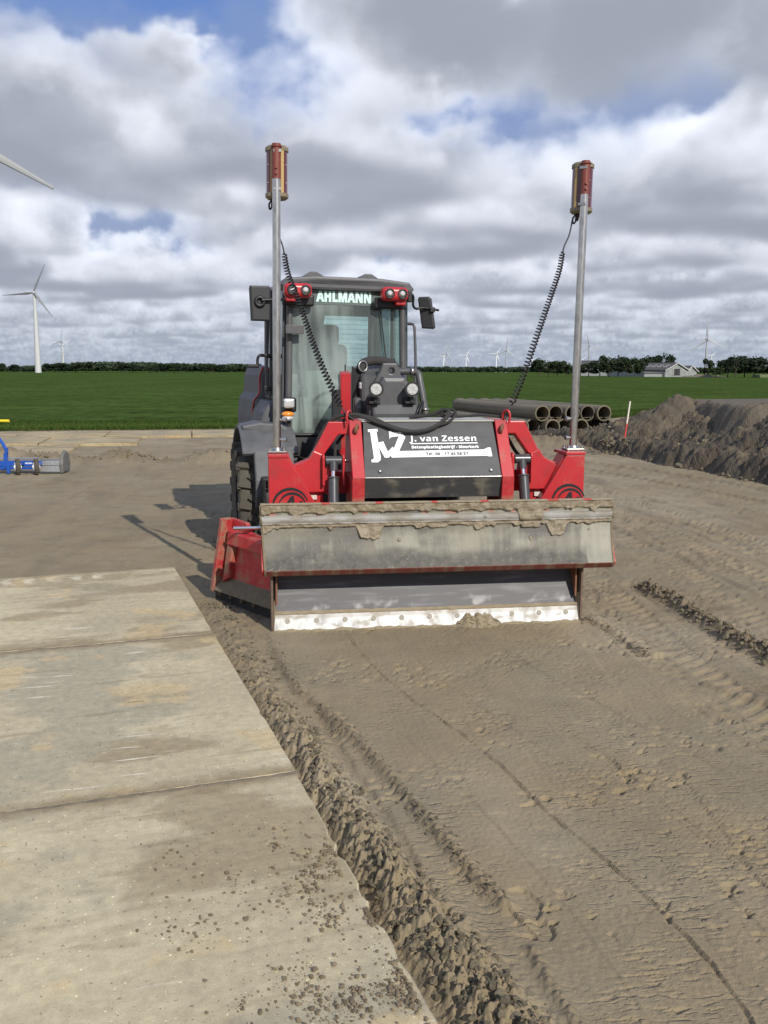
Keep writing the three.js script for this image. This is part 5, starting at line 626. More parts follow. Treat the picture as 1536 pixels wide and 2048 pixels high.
  part(b, 'tool_carrier', [bx(0.62, 0.62, 0.14, cx, 0.78, -1.0), side([[-1.0, 0.62], [-1.0, 1.0], [-1.75, 1.35], [-1.85, 0.9], [-1.3, 0.55]], cx - 0.16, cx + 0.16, 0.01)], M.blackMatt);
}
// ------------------------------------------------------------------ field, far slabs, mounds, pipes
{
  const edge = [[-420, 150], [-120, 21], [-40, -12.2], [-20, -20.5], [-13.43, -23.28], [-10.22, -24.64], [-7.3, -25.2], [-4.44, -25.84], [-1.5, -26.7], [1.36, -27.62], [3.4, -28.7], [5.32, -29.8], [7.2, -31.8], [9.2, -34.1], [14, -38], [24, -44], [60, -56], [180, -80], [700, -150]];
  const fine = []; for (let i = 0; i + 1 < edge.length; i++) { const n = Math.max(1, Math.min(14, Math.round(Math.hypot(edge[i + 1][0] - edge[i][0], edge[i + 1][1] - edge[i][1]) / 0.5))); for (let k = 0; k < n; k++) fine.push([mix(edge[i][0], edge[i + 1][0], k / n), mix(edge[i][1], edge[i + 1][1], k / n)]); } fine.push(edge[edge.length - 1]);
  const nu = fine.length - 1, nv = 46;
  const g = sheet(nu, nv, (u, v) => { const [ex, ez] = fine[Math.round(u * nu)], r = Math.hypot(ex, ez), k = Math.pow(9000 / r, Math.pow(v, 1.15)), j = v === 0 ? 1 + 0.006 * noise(ex * 2.2, ez) : k, x = ex * j, z = ez * j; const d = Math.hypot(x - ex, z - ez); const y = 0.02 + (v === 0 ? -0.06 : 0.05 * sm(0, 3, d)) + 0.04 * noise(x * 0.3, z * 0.3) * sm(0, 2, d) * sm(900, 60, r * k); const n = 1 + 0.25 * fbm(x * 0.05, z * 0.02, 4) + 0.15 * fbm(x * 0.4, z * 0.4, 3); const edgy = sm(4, 0, d); return { p: [x, y, z], c: mix3([0.070 * n, 0.110 * n, 0.029 * n], [0.082 * n, 0.126 * n, 0.036 * n], edgy * 0.8), uv: [x, -z] }; });
  const grassTex = dataTex(512, 512, (u, v) => { const n = 0.80 + tileFbm(u, v, 30, 5) * 0.8 + tile2(u, v, 3, 9, 4, 8) * 0.7; return [n, n, n]; });
  structure('field', g, new THREE.MeshPhysicalMaterial({ roughness: 1, specularIntensity: 0.0, vertexColors: true, map: again(grassTex, 0.06, 0.06), bumpMap: again(grassTex, 0.5), bumpScale: 0.05 }));
  // grass blades along the near rim of the field
  const bl = []; seed = 991; for (let i = 0; i < 9; i++) { const a = rnd() * 6.28, r = rnd() * 0.05, h = rr(0.08, 0.17), w = 0.006, b = rr(-0.05, 0.05), c = rr(-0.05, 0.05), x = Math.cos(a) * r, z = Math.sin(a) * r; const q = new THREE.BufferGeometry(); q.setAttribute('position', new THREE.BufferAttribute(new Float32Array([x - w * Math.cos(a), 0, z - w * Math.sin(a), x + w * Math.cos(a), 0, z + w * Math.sin(a), x + b * 0.5 + w * 0.6, h * 0.6, z + c * 0.5, x + b, h, z + c]), 3)); q.setAttribute('uv', new THREE.BufferAttribute(new Float32Array(8), 2)); q.setIndex([0, 1, 2, 0, 2, 3]); q.computeVertexNormals(); bl.push(q); }
  const tuft = mergeGeometries(bl), N = 42000, im = new THREE.InstancedMesh(tuft, new THREE.MeshPhysicalMaterial({ color: 0xffffff, roughness: 1, specularIntensity: 0, transmission: 0.2, thickness: 0, side: THREE.DoubleSide }), N), o = new THREE.Object3D(), c = new THREE.Color();
  const rim = fine.filter(([x, z]) => x > -24 && x < 24); let k = 0;
  while (k < N) { const i = Math.floor(rnd() * (rim.length - 1)), t = rnd(), ex = mix(rim[i][0], rim[i + 1][0], t), ez = mix(rim[i][1], rim[i + 1][1], t), d = Math.pow(rnd(), 2.0) * 0.13, j = 1 + d * 1.4; const x = ex * j, z = ez * j; o.position.set(x, 0.01 + 0.05 * sm(0, 3, Math.hypot(x - ex, z - ez)), z); o.rotation.set(0, rnd() * 6.28, 0); const s = rr(0.5, 1.0); const sh = s * mix(1, 0.2, sm(0.02, 0.12, d)); o.scale.set(s, sh * rr(0.8, 1.25), s); o.updateMatrix(); im.setMatrixAt(k, o.matrix); const q = rr(0.75, 1.25) * mix(1.0, 0.66, sm(0.0, 0.07, d)); im.setColorAt(k, c.setRGB(0.075 * q * rr(0.8, 1.3), 0.125 * q, 0.03 * q)); k++; }
  im.name = 'grass'; shade(im); scene.add(im); tag(im, 'green grass blades along the near rim of the field', 'grass', null, 'stuff');
}
{ // old slab track beside the field
  const d = new THREE.Vector2(5.78, -1.2).normalize(), n = new THREE.Vector2(-d.y, d.x).multiplyScalar(-1); // along the rim to the right, and towards the viewer
  const dir = d.angle(); const mats = [0, 1, 2].map((k) => std([0.80, 0.76, 0.70], 0.92, { map: slabMats[k].map, bumpMap: slabMats[k].bumpMap, bumpScale: 0.006 }));
  const towards = new THREE.Vector2(d.y, -d.x); if (towards.y < 0) towards.negate();
  seed = 31; const g = [slabGeo(2, 2, [[0.4, 0.2, 0.03]], 0.02), slabGeo(2, 2, [[1.2, 0.3, 0.04]], 0.02), slabGeo(2, 2, [], 0.03)];
  const rows = [[-15, 5.4], [-15, -6.6], [-15, -6.9]]; let last = [];
  rows.forEach(([x0, x1], r) => { const count = []; for (let i = 0; i < 12; i++) { const off = 2.03 * i; const px = -15 + r * 0.9 + d.x * off, pz = -22.35 + d.y * off; if (r === 0 && px > 1.2) continue; if (r > 0 && px + 2 > x1 + 0.9) continue; const cx = px + towards.x * (0.12 + r * 2.03), cz = pz + towards.y * (0.12 + r * 2.03); count.push([cx, cz]); }
    count.forEach(([cx, cz], i) => { const m = part(scene, 'track_slab', g[(i * 2 + r) % 3], mats[(i + r * 2) % 3]); m.position.set(cx + d.x * 2, 0.065 + 0.02 * noise(i * 3.3, r * 5), cz + d.y * 2); m.rotation.set(0.006 * noise(i, r + 9), Math.atan2(-d.y, d.x), 0.01 * noise(i + 4, r)); const place = ['first', 'second', 'third', 'fourth', 'fifth', 'sixth', 'seventh', 'eighth', 'ninth', 'tenth', 'eleventh', 'twelfth'][count.length - 1 - i]; tag(m, `weathered concrete slab of the far track, ${place} from the right end of the row ${['against the grass', 'second from the grass', 'third from the grass', 'nearest the blue tool'][r]}`, 'slab', 'weathered slabs of the far track'); }); });
}
{ // mounds of dug soil on the right
  const mat = std([1.1, 1.1, 1.1], 0.97, { vertexColors: true, map: again(sandTex, 0.7), bumpMap: again(grainTex, 1.6), bumpScale: 0.02 });
  const mound = (name, label, x0, x1, z0, z1, nx, nz, h, dark) => { const g = sheet(nx, nz, (u, v) => { const x = mix(x0, x1, u), z = mix(z1, z0, v), y = h(x, z); const k = clamp(0.45 + fbm(x * 2.2, z * 2.2, 5) * 1.3); return { p: [x + 0.05 * noise(x * 5, z * 5), y, z + 0.05 * noise(x * 5 + 40, z * 5)], c: mix3(dark, [0.155, 0.124, 0.082], k * k * 1.2), uv: [x, -z - y] }; }); const m = part(scene, name, g, mat); return tag(m, label, 'soil mound'); };
  const rough = (x, z, a) => { const jx = x + 0.06 * noise(x * 9, z * 9), jz = z + 0.06 * noise(x * 9 + 5, z * 9); return a * (0.5 * (1 - worley(jx * 3.2, jz * 3.2)) + 0.5 * (1 - worley(jx * 8, jz * 8)) + 0.3 * (1 - worley(jx * 17, jz * 17)) + 1.0 * fbm(x * 3, z * 3, 6)); };
  // foot line of the bank runs from (3.9,-22) to (5.6,-12.6)
  const foot = (x, z) => { const ax = 3.75, az = -22.2, bx_ = 5.75, bz = -12.2, dx = bx_ - ax, dz = bz - az, L = Math.hypot(dx, dz); return ((x - ax) * dz - (z - az) * dx) / L; };
  mound('soil_mound', 'long dark bank of dug soil with a rough slope, right of the machine', 3.4, 14, -25, -9, 420, 480, (x, z) => { const f = foot(x, z) + 0.25 * noise(z * 0.9, 3) + 0.1 * noise(z * 3, 1); const cap = 0.80 + 0.10 * noise(z * 0.4, 8) + 0.24 * sm(-17.0, -15, z) * sm(5.0, 6.2, x); let y = -0.06 + cap * sm(-0.05, 2.3, f) * sm(-24.4, -19.5, z + 0.35 * (x - 5)) + 0.22 * Math.exp(-Math.pow((f - 0.28) / 0.22, 2)) * sm(-24, -21, z); const k = sm(-0.1, 0.15, f) * sm(-25, -23.5, z); const top = sm(2.2, 2.9, f); y += rough(x, z, 0.17 * k * mix(1, 0.25, top)); return f < -0.15 ? -0.12 : y; }, [0.066, 0.052, 0.036]);
  mound('soil_heap', 'loose peaked heap of lighter soil on top of the bank', 4.0, 8.2, -21.5, -17.4, 110, 110, (x, z) => { const e = Math.hypot((x - 6.1) / 1.35, (z + 19.3) / 1.2); return 0.22 + 0.86 * Math.max(0, 1 - e) * 1.0 + rough(x, z, 0.13 * sm(1.3, 0.8, e)) - 0.6 * sm(0.9, 1.3, e); }, [0.10, 0.08, 0.055]);
  mound('soil_bank', 'flat-topped earth ramp with a pale sandy surface at the right edge', 5.2, 16, -20.5, -14.5, 150, 110, (x, z) => { const f = sm(5.6, 6.6, x + 0.16 * noise(z * 1.5, 2)) * sm(-14.9, -16.6, z + 0.25 * noise(x * 1.4, 4)) ; return -0.1 + (1.10 + 0.012 * (x - 6)) * f + rough(x, z, 0.10 * (f > 0.97 ? 0.12 : f)); }, [0.12, 0.098, 0.07]);
  // rubble at the foot of the stake
  const sp = []; seed = 555; for (let i = 0; i < 420; i++) { const f = rr(-0.15, 1.1), z = rr(-21.5, -12.6); sp.push([3.75 + (z + 22.2) * 0.2 + f * 1.0, 0.03 + 0.36 * f * sm(0, 1, f), z, 0.012 + 0.045 * Math.pow(rnd(), 2.5)]); } for (let i = 0; i < 160; i++) sp.push([4.85 + rr(-0.55, 0.55), 0.16 + rr(0, 0.18), -18.2 + rr(-0.4, 0.4), rr(0.015, 0.045)]);
  scatter('soil_clods', 'soil lumps and pale rubble along the foot of the dark bank', clodGeo(11), sp, std([0.135, 0.112, 0.08], 0.97));
}
{ // stacked drain pipes
  const R = 0.198, L = 6.2, a = 0.272, dir = new THREE.Vector3(-Math.sin(a), 0, -Math.cos(a)), right = new THREE.Vector3(Math.cos(a), 0, -Math.sin(a));
  const wall = [[R - 0.026, 0], [R, 0], [R + 0.012, 0.01], [R + 0.012, 0.05], [R, 0.06], [R, L - 0.25], [R + 0.02, L - 0.2], [R + 0.02, L], [R - 0.026, L], [R - 0.026, 0]];
  const g = new THREE.LatheGeometry(wall.map(([r, y]) => new THREE.Vector2(r, y)), 36).rotateX(-Math.PI / 2); // runs towards -z from its near mouth
  const tones = [[0.165, 0.138, 0.096], [0.135, 0.112, 0.078], [0.185, 0.155, 0.106]].map((c) => std(c, 0.9, { map: again(blotchTex, 3, 5), bumpMap: again(grainTex, 4, 20), bumpScale: 0.004 }));
  const place = (i, y, base, stag, label) => { const p = new THREE.Vector3(base[0], y, base[1]).addScaledVector(right, i).addScaledVector(dir, stag); const m = part(scene, 'drain_pipe', g, tones[Math.floor(rnd() * 3)]); m.position.copy(p); m.rotation.y = a; const soil = part(m, 'soil_in_pipe', sheet(14, 10, (u, v) => { const xx = mix(-0.13, 0.13, u), h = 0.05 + 0.05 * noise(u * 3 + i * 9, v * 4); return { p: [xx, -Math.sqrt(0.17 * 0.17 - xx * xx) + h * (1 - Math.pow(Math.abs(xx) / 0.13, 2)), -0.02 - v * 1.5] }; }), M.mud); return tag(m, label, 'pipe', 'stacked drain pipes'); };
  seed = 7; const ord = ['leftmost', 'second', 'third', 'fourth', 'fifth', 'sixth', 'seventh'];
  for (let i = 0; i < 7; i++) place(i * 0.405, R + 0.012, [3.49, -23.45], rr(-0.1, 0.5), i ? (i === 6 ? 'rightmost concrete drain pipe in the bottom row of the stack' : `${ord[i]} concrete drain pipe from the left in the bottom row of the stack`) : 'leftmost concrete drain pipe in the bottom row of the stack');
  for (let i = 0; i < 5; i++) place(0.61 + i * 0.405 - (i === 0 ? 0.0 : 0), R + 0.36, [3.49, -23.35], rr(-0.1, 0.35), i ? (i === 4 ? 'rightmost concrete drain pipe in the top row of the stack' : `${ord[i]} concrete drain pipe from the left in the top row of the stack`) : 'leftmost concrete drain pipe in the top row, long side in full view');
}
{ // surveying stake: base at (4.8,-18), leaning to the right
  const s = thing('marking_stake', 'thin leaning survey stake, white above and red below, on the soil bank', 'stake', [4.76, 0.12, -18.4]); s.rotation.z = -0.105;
  part(s, 'stake_red', rod([0, 0, 0], [0, 0.48, 0], 0.016, 0.016, 10), std([0.62, 0.06, 0.05], 0.6)); part(s, 'stake_white', rod([0, 0.4801, 0], [0, 0.92, 0], 0.0155, 0.0155, 10), std([0.74, 0.70, 0.58], 0.6)); part(s, 'stake_tip', rod([0, -0.03, 0], [0, 0.03, 0], 0.017, 0.017, 10), M.white);
}
{ // blue screed tool at the left edge
  const b = thing('screed_tool', 'blue wheeled levelling tool with a silver board and grey end shoe', 'levelling tool', [-5.30, 0, -14.42], 0.0); b.rotation.y = 0.06;
  part(b, 'blue_beam', [bx(1.2, 0.085, 0.10, -0.65, 0.16, 0.0, 0.01), bx(0.60, 0.04, 0.05, -0.5, 0.09, 0.03, 0.008)], M.blue);
  part(b, 'light_rail', bx(1.0, 0.016, 0.14, -0.62, 0.235, -0.06, 0.004), M.silver);
  for (let i = 0; i < 7; i++) part(b, 'worn_print', bx(0.010, 0.020 + 0.006 * (i % 2), 0.001, -0.29 + i * 0.016, 0.168, 0.051, 0), M.white);
  part(b, 'silver_board', [bx(0.30, 0.012, 0.05, 0.09, 0.228, 0.03, 0.004), T(bx(0.30, 0.18, 0.014, 0, 0, 0, 0.003), 0.09, 0.13, 0.04, -0.12), bx(0.30, 0.02, 0.03, 0.09, 0.04, 0.055, 0.004), bx(0.30, 0.012, 0.02, 0.09, 0.14, 0.05, 0.003)], M.silver);
  part(b, 'end_shoe', [side([[0.08, 0.02], [0.10, 0.16], [0.03, 0.30], [-0.12, 0.36], [-0.28, 0.30], [-0.34, 0.14], [-0.32, 0.02]], 0.235, 0.295, 0.02)], std([0.16, 0.155, 0.14], 0.8, { map: again(blotchTex, 3) }));
  for (const x of [-0.375, -0.095]) { const w = new THREE.Group(); w.name = 'wheel'; w.position.set(x, 0.122, 0.16); w.rotation.y = 0.42; b.add(w); part(w, 'tyre', [new THREE.TorusGeometry(0.092, 0.036, 12, 28).rotateY(Math.PI / 2).scale(1.1, 1, 1), ...[...Array(18).keys()].map((i) => T(new THREE.BoxGeometry(0.05, 0.014, 0.016), 0, 0.124, 0).rotateX(i / 18 * 6.283))], M.tyre); part(w, 'rim', [T(cyl(0.072, 0.072, 0.088, 24), 0, 0, 0, 0, 0, Math.PI / 2), T(cyl(0.03, 0.03, 0.11, 14), 0, 0, 0, 0, 0, Math.PI / 2)], M.white); part(b, 'wheel_fork', bx(0.03, 0.05, 0.20, x + 0.05, 0.17, 0.08, 0.006), M.blue); }
  part(b, 'blue_arm', [tube([[-0.60, 0.22, -0.02], [-0.605, 0.34, -0.05], [-0.66, 0.44, -0.1], [-0.75, 0.55, -0.15], [-0.95, 0.72, -0.2]], 0.026, 30), bx(0.05, 0.26, 0.05, -0.595, 0.20, 0.03, 0.008), bx(0.04, 0.08, 0.04, -0.575, 0.37, 0.02, 0.006)], M.blue);
  part(b, 'blue_foot', [bx(0.05, 0.14, 0.05, -0.55, 0.08, 0.06, 0.008), bx(0.4, 0.12, 0.04, -0.75, 0.12, 0.02, 0.008)], M.blue);
  const t = part(scene, 'yellow_tube', rod([-12.2, 0.20, -25.9], [-10.45, 0.20, -25.85], 0.042, 0.042, 14), M.yellow); tag(t, 'yellow plastic tube lying at the rim of the grass', 'tube');
}
// ------------------------------------------------------------------ trees
const leafMat = (r, g, b) => std([r, g, b], 0.95, { vertexColors: true, side: THREE.DoubleSide });
function crownGeo(s, lobes, n, leaf) { seed = s; const P = [], C = [], I = []; const L = lobes.map((l) => [...l]);
  for (let i = 0; i < n; i++) { const l = L[Math.floor(rnd() * L.length)], a = rnd() * 6.283, c = rr(-1, 1), q = Math.sqrt(1 - c * c), r = Math.pow(rnd(), 0.28) * (0.86 + 0.3 * noise(a * 2 + s, c * 3)); const x = l[0] + Math.cos(a) * q * r * l[3], y = l[1] + c * r * l[4], z = l[2] + Math.sin(a) * q * r * l[3]; const k = leaf * rr(0.6, 1.4), u = new THREE.Vector3(rr(-1, 1), rr(-0.6, 0.6), rr(-1, 1)).normalize(), w = new THREE.Vector3(rr(-1, 1), rr(-1, 1), rr(-1, 1)).cross(u).normalize(), b = P.length / 3, t = rr(0.7, 1.35); for (const [e, f] of [[-1, -0.2], [0.1, -0.8], [1, 0.1], [0, 0.9]]) { P.push(x + (u.x * e + w.x * f) * k, y + (u.y * e + w.y * f) * k, z + (u.z * e + w.z * f) * k); C.push(t * rr(0.9, 1.1), t, t * rr(0.8, 1.1)); } I.push(b, b + 1, b + 2, b, b + 2, b + 3); }
  const g = new THREE.BufferGeometry(); g.setAttribute('position', new THREE.Float32BufferAttribute(P, 3)); g.setAttribute('color', new THREE.Float32BufferAttribute(C, 3)); g.setAttribute('uv', new THREE.Float32BufferAttribute(new Float32Array(P.length / 3 * 2), 2)); g.setIndex(I); g.computeVertexNormals(); return g; }
const lobe = (s) => { seed = s; const o = [[0, 0.60, 0, 0.30, 0.36]]; for (let i = 0; i < 9; i++) { const a = rnd() * 6.28, r = rr(0.15, 0.30); o.push([Math.cos(a) * r, rr(0.30, 0.84), Math.sin(a) * r, rr(0.13, 0.22), rr(0.12, 0.2)]); } return o; };
const crowns = [1, 2, 3, 4].map((s) => crownGeo(s * 101, lobe(s * 17), 1500, 0.036)); // 1 m tall, to be scaled
const trunkG = prep([rod([0, 0, 0], [0.01, 0.45, 0], 0.022, 0.014, 8), rod([0.01, 0.34, 0], [0.16, 0.62, 0.06], 0.011, 0.004, 6), rod([0.01, 0.38, 0], [-0.14, 0.66, -0.05], 0.011, 0.004, 6), rod([0.01, 0.44, 0], [0.02, 0.8, 0.03], 0.013, 0.004, 6)].map((g) => g.toNonIndexed()));
const greens = [leafMat(0.020, 0.036, 0.012), leafMat(0.026, 0.044, 0.014), leafMat(0.016, 0.029, 0.012)], barkM = std([0.06, 0.05, 0.04], 0.95);
const F0 = 1850; const atPx = (px, d) => (px - 768) / F0 * d; // metres to the side at a given distance
let treeNo = 0;
function tree(name, x, z, h, w, label, group) { const t = thing(name, label, 'tree', [x, -0.05, z], treeNo * 1.7, group); part(t, 'trunk', trunkG, barkM); part(t, 'crown', crowns[treeNo % 4], greens[treeNo % 3]); t.scale.set(w, h, w); treeNo++; return t; }
{ // farm trees on the right: [pixel-wise bearing, distance, height, width]
  const row = [[1074, 9.6, 11], [1092, 8.3, 9], [1110, 9.0, 9], [1128, 7.8, 9], [1150, 7.2, 10], [1172, 7.6, 10], [1194, 9.2, 11], [1212, 10.6, 11], [1230, 11.6, 11.5], [1248, 9.8, 10], [1263, 10.2, 10], [1274, 9.4, 8]];
  const w = ['first', 'second', 'third', 'fourth', 'fifth', 'sixth', 'seventh', 'eighth', 'ninth', 'tenth', 'eleventh', 'twelfth'];
  row.forEach(([px, h, ww], i) => tree('farm_tree', atPx(px, 300 + (i % 3) * 9), -(300 + (i % 3) * 9), h * 0.70, ww * 0.82, i === 11 ? 'dark leafy tree touching the left end of the barn roof' : `dark leafy tree left of the barn, ${w[i]} of the row from the left`, 'dark trees left of the barn'));
  [[1287, 10.5], [1303, 10.2], [1322, 11.6]].forEach(([px, h], i) => tree('farm_tree', atPx(px, 372), -372, h * 0.88, 10, `tall tree rising behind the barn roof, ${['left', 'middle', 'right'][i]} of three`, 'trees behind the barn'));
  tree('farm_tree', atPx(1408, 318), -318, 6.6, 5.5, 'small dark tree at the right end of the barns', 'trees right of the barns');
  [[1424, 4.2, 7], [1447, 6.6, 10], [1462, 8.0, 10], [1480, 7.4, 10], [1500, 7.8, 10], [1520, 7.2, 10], [1540, 7.2, 10], [1560, 7, 10]].forEach(([px, h, ww], i) => tree('farm_tree', atPx(px, 300 + (i % 2) * 8), -(300 + (i % 2) * 8), h, ww, i === 7 ? 'dark tree at the right edge of the view beyond the barns' : `dark bushy tree right of the barns, ${w[i]} of the group from the left`, 'trees right of the barns'));
  // dark single trees before the far wood on the left
  [[5, 7.4, 13], [-14, 7.6, 13], [36, 6.5, 12], [100, 6.6, 14], [118, 7.6, 14], [136, 7.6, 14], [158, 8.2, 15], [178, 7.6, 14], [254, 7.8, 15], [270, 7.0, 12], [303, 6.6, 10], [318, 7.2, 11], [336, 7.4, 13], [352, 7.4, 12], [366, 6.8, 11], [412, 7.0, 12], [428, 7.4, 13], [442, 6.6, 10], [500, 6.6, 10], [513, 7.0, 12]].forEach(([px, h, ww], i) => tree('field_tree', atPx(px, 640), -640, h, ww, i < 3 ? `round dark tree left of the big turbine tower, ${['second from the left', 'cut by the left edge', 'third from the left'][i]}` : i > 17 ? `round dark tree just left of the cab, ${['left', 'right'][i - 18]} one` : `round dark tree before the far wood, ${['first', 'second', 'third', 'fourth', 'fifth', 'sixth', 'seventh', 'eighth', 'ninth', 'tenth', 'eleventh', 'twelfth', 'thirteenth', 'fourteenth', 'fifteenth'][i - 3]} to the right of the turbine tower`, 'round dark trees before the far wood'));
}
{ // the far wood: one mass along the horizon
  const spots = []; seed = 2024; for (let i = 0; i < 2300; i++) { const px = rr(-260, 1900); const left = px < 560; const d = left ? rr(700, 790) : rr(1150, 1300); const hgt = (left ? mix(6.0, 9.4, sm(60, 190, px)) * mix(1, 0.82, sm(250, 520, px)) : 9.5) * rr(0.75, 1.1) * (1 + 0.14 * noise(px * 0.02, 3)); spots.push([atPx(px, d), d, hgt, rr(0.9, 1.5)]); }
  const im = new THREE.InstancedMesh(crownGeo(77, lobe(5), 150, 0.085), leafMat(0.030, 0.046, 0.022), spots.length), o = new THREE.Object3D(), c = new THREE.Color();
  spots.forEach(([x, d, h, w], i) => { o.position.set(x, -0.6, -d); o.rotation.y = rnd() * 6.28; o.scale.set(h * w, h * 1.04, h * w); o.updateMatrix(); im.setMatrixAt(i, o.matrix); const k = rr(0.75, 1.25) * (x < -90 && d < 900 ? 1 : 1.0); im.setColorAt(i, c.setRGB(k, k, k)); });
  im.name = 'far_wood'; shade(im); scene.add(im); tag(im, 'dark far wood along the horizon behind the field', 'wood', null, 'stuff');
}
{ // barns
  const D = 330, X = (px) => atPx(px, D); const wallM = std([0.30, 0.32, 0.31], 0.85, { map: again(blotchTex, 0.08) }), roofM = std([0.085, 0.078, 0.074], 0.85, { map: again(blotchTex, 0.1) }), panelM = std([0.27, 0.28, 0.29], 0.6), darkM = std([0.03, 0.03, 0.03], 0.8), trim = std([0.42, 0.42, 0.41], 0.7);
  const barn = (name, label, cx, z, hw, eave, ridge, len, turn, door, lights) => { const b = thing(name, label, 'barn', [cx, 0, z], turn, 'farm barns');
    const w = part(b, 'wall', [poly([[-hw, 0], [hw, 0], [hw, eave], [0, ridge], [-hw, eave]], 0.2, 0), bx(0.2, eave, len, -hw, eave / 2, -len / 2, 0), bx(0.2, eave, len, hw, eave / 2, -len / 2, 0)], wallM);
    for (const s of [-1, 1]) { const r = part(b, 'roof', [poly([[0, ridge + 0.02], [s * (hw + 0.5), eave - 0.2], [s * (hw + 0.5), eave - 0.02], [0, ridge + 0.22]], len + 0.8, 0).translate(0, 0, -len - 0.2)], roofM); if (lights) for (let i = 0; i < 9; i++) for (const f of [0.38, 0.62]) part(r, 'roof_light', poly([[s * hw * f, mix(ridge, eave, f) + 0.26], [s * hw * (f + 0.07), mix(ridge, eave, f + 0.07) + 0.26], [s * hw * (f + 0.07), mix(ridge, eave, f + 0.07) + 0.30], [s * hw * f, mix(ridge, eave, f) + 0.30]], len / 14, 0).translate(0, 0, -len * (0.1 + i * 0.1)), trim); }
    for (const s of [-1, 1]) part(b, 'gable_trim', poly([[0, ridge + 0.24], [s * (hw + 0.55), eave - 0.02], [s * (hw + 0.55), eave - 0.42], [0, ridge - 0.16]], 0.12, 0).translate(0, 0, 0.66), trim);
    if (door) { part(b, 'door', bx(door, 2.3, 0.16, 0, 1.75, 0.22, 0), darkM); for (const s of [-1, 1]) part(b, 'door_leaf', bx(door * 0.35, 2.3, 0.14, s * door * 0.68, 1.75, 0.24, 0), std([0.25, 0.25, 0.24], 0.8)); part(b, 'window', bx(1.4, 1.8, 0.14, -hw * 0.66, 1.9, 0.22, 0), panelM); part(b, 'window', bx(1.4, 0.9, 0.14, hw * 0.66, 1.9, 0.22, 0), panelM); }
    return b; };
  barn('barn', 'large grey barn with a dark doorway in its gable and long roof', X(1345), -D, 6.3, 2.5, 4.85, 26, 0.62, 3.2, true);
  barn('barn', 'smaller grey barn with a plain gable, right of the large barn', X(1389), -(D + 8), 2.6, 2.1, 3.9, 20, 0.5, 0, false);
  barn('barn', 'low wide barn with solar panels, farthest back of the farm', X(1400), -(D + 60), 7, 4.2, 6.3, 30, 1.35, 0, true);
  const s = thing('barn', 'pale low annexe beside the left wall of the large barn', 'barn', [X(1292), 0, -(D - 2)], 0.1, 'farm barns'); part(s, 'wall', bx(6.5, 1.5, 4, 0, 0.75, 0, 0.05), wallM); part(s, 'roof', T(bx(7, 0.12, 4.6, 0, 0, 0, 0.02), 0, 1.6, 0, 0.12), roofM);
  const h = part(scene, 'crop_strip', bx(26, 1.1, 6, X(1500), 0.5, -296, 0.3), std([0.16, 0.19, 0.09], 0.95, { map: again(blotchTex, 6) })); tag(h, 'pale strip of taller crop before the right hand trees', 'crop');
  const m = part(scene, 'earth_bank', sheet(40, 10, (u, v) => { const x = mix(-9.5, 9.5, u), e = Math.sin(u * Math.PI); return { p: [X(1374) + x, 1.3 * Math.sin(v * Math.PI) * e * (0.8 + 0.5 * noise(x * 0.6, v)) - 0.1, -318 + 4 - v * 8], c: [0.15, 0.125, 0.09] }; }), painted(0.95)); tag(m, 'low earth bank in front of the barns', 'earth bank');
}
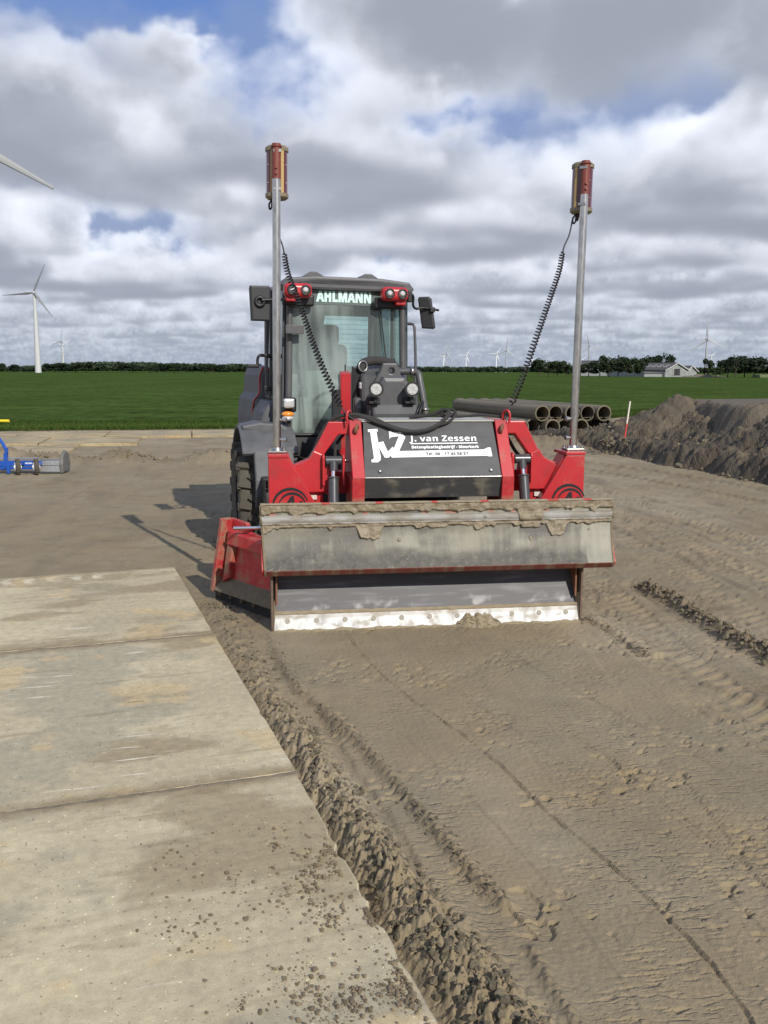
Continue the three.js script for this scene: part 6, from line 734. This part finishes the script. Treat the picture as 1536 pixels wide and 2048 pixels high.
{ // wind turbines: [x of hub, y of hub] as seen, blade length as seen, first blade angle (degrees, clockwise from up), tone, label
  const white = std([0.80, 0.80, 0.79], 0.5), grey = std([0.36, 0.37, 0.38], 0.5), mid = std([0.31, 0.32, 0.32], 0.5);  // grey paints cloud shadow into the colour of some turbines
  const bladeG = (L) => { const n = 10; const g = new THREE.BufferGeometry(), P = [], I = []; for (let i = 0; i <= n; i++) { const t = i / n, r = t * L, ch = L * (t < 0.2 ? mix(0.035, 0.088, t / 0.2) : mix(0.088, 0.012, Math.pow((t - 0.2) / 0.8, 0.85))), th = L * mix(0.035, 0.004, Math.min(1, t * 1.3)), tw = mix(0.5, 0.05, t); for (let k = 0; k < 8; k++) { const a = k / 8 * 6.283, u = Math.cos(a) * ch * 0.5 - ch * 0.12, w = Math.sin(a) * th * 0.5; P.push(u * Math.cos(tw) - w * Math.sin(tw), r, u * Math.sin(tw) + w * Math.cos(tw)); } } for (let i = 0; i < n; i++) for (let k = 0; k < 8; k++) { const a = i * 8 + k, b = i * 8 + (k + 1) % 8; I.push(a, b, b + 8, a, b + 8, a + 8); } g.setAttribute('position', new THREE.Float32BufferAttribute(P, 3)); g.setAttribute('uv', new THREE.Float32BufferAttribute(new Float32Array(P.length / 3 * 2), 2)); g.setIndex(I); g.computeVertexNormals(); return g; };
  const V = new THREE.Vector3();
  const turbine = (px, py, rpx, D, ang, mat, label, yaw = 0, thick = 1, bladeMat = mat) => { // bearing from the picture, true size from the distance
    V.set((px - 768) / 1024 * Math.tan(57.93 / 2 * Math.PI / 180), -(py - 1024) / 1024 * Math.tan(57.93 / 2 * Math.PI / 180), -1).applyEuler(camera.rotation); V.multiplyScalar(-D / V.z); const hubY = 1.6 + V.y, L = rpx / F0 * D;
    const t = thing('wind_turbine', label, 'wind turbine', [V.x, 0, V.z], yaw, 'wind turbines on the horizon');
    const back = L * 0.09;
    part(t, 'tower', T(new THREE.CylinderGeometry(hubY * 0.021 * thick, hubY * 0.044 * thick, hubY, 28), 0, hubY / 2, -back), mat);
    part(t, 'nacelle', T(new RoundedBoxGeometry(L * 0.075, L * 0.075, L * 0.22, 2, L * 0.02), 0, hubY, -back - L * 0.02), mat);
    const hub = part(t, 'hub', T(new THREE.SphereGeometry(L * 0.038, 14, 10), 0, hubY, 0), mat); const bg = bladeG(L);
    for (let k = 0; k < 3; k++) { const b = part(t, 'blade', bg, bladeMat); b.position.set(0, hubY, 0); b.rotation.z = -(ang + k * 120) * Math.PI / 180; }
    return t; };
  turbine(-345, 127, 472, 130, 118.5, mid, 'nearest wind turbine, only one blade tip reaching in at the left edge', 0.0);
  turbine(67, 585, 60, 600, 24, std([0.50, 0.51, 0.51], 0.5), 'grey wind turbine with its whole tower standing before the wood on the left', 0.1, 0.9, std([0.17, 0.18, 0.19], 0.5));
  const list = [
    [122, 682, 26, 8, grey, 'small shade-coloured turbine right of the tall left tower'], [124, 691, 20, 55, white, 'white turbine hidden behind the small shade-coloured one'], [126.5, 704, 15, 92, grey, 'tiny turbine just below the pair right of the tall tower'], [114, 713, 9, 60, grey, 'tiniest turbine left of the pair beside the tall tower'], [-7, 716, 12, 60, white, 'white turbine at the left edge showing one blade'],
    [893, 707, 26, 18, grey, 'shade-coloured turbine with tall blade, leftmost of the row right of the cab'], [887, 713, 16, 40, white, 'white turbine half behind the leftmost shade-coloured one'], [932.6, 711, 18, 36, white, 'white turbine standing alone, second in the row right of the cab'], [993, 708, 18, 34, white, 'white turbine left of the taller shade-coloured one beside the right cable'], [1012.7, 700.7, 31, 6, grey, 'taller shade-coloured turbine beside the right coiled cable'], [1064, 721, 12, -58, white, 'turbine mostly behind the right coiled cable'],
    [1179, 691.5, 27, -14, mid, 'turbine just right of the right mast'], [1163.7, 720.5, 15, 50, white, 'small white turbine beside the right mast'], [1415.5, 678.7, 46, -4, grey, 'large shade-coloured turbine above the barns at the right'], [1422.5, 712.6, 15, 48, white, 'small white turbine right of the large shade-coloured tower'], [802, 715, 15, 35, white, 'white turbine behind the hand rail of the cab'],
  ];
  for (const [px, py, r, a, m, label] of list) turbine(px, py, r, 34 / r * F0, a, m, label, 0, 0.9);
}
renderer.render(scene, camera);
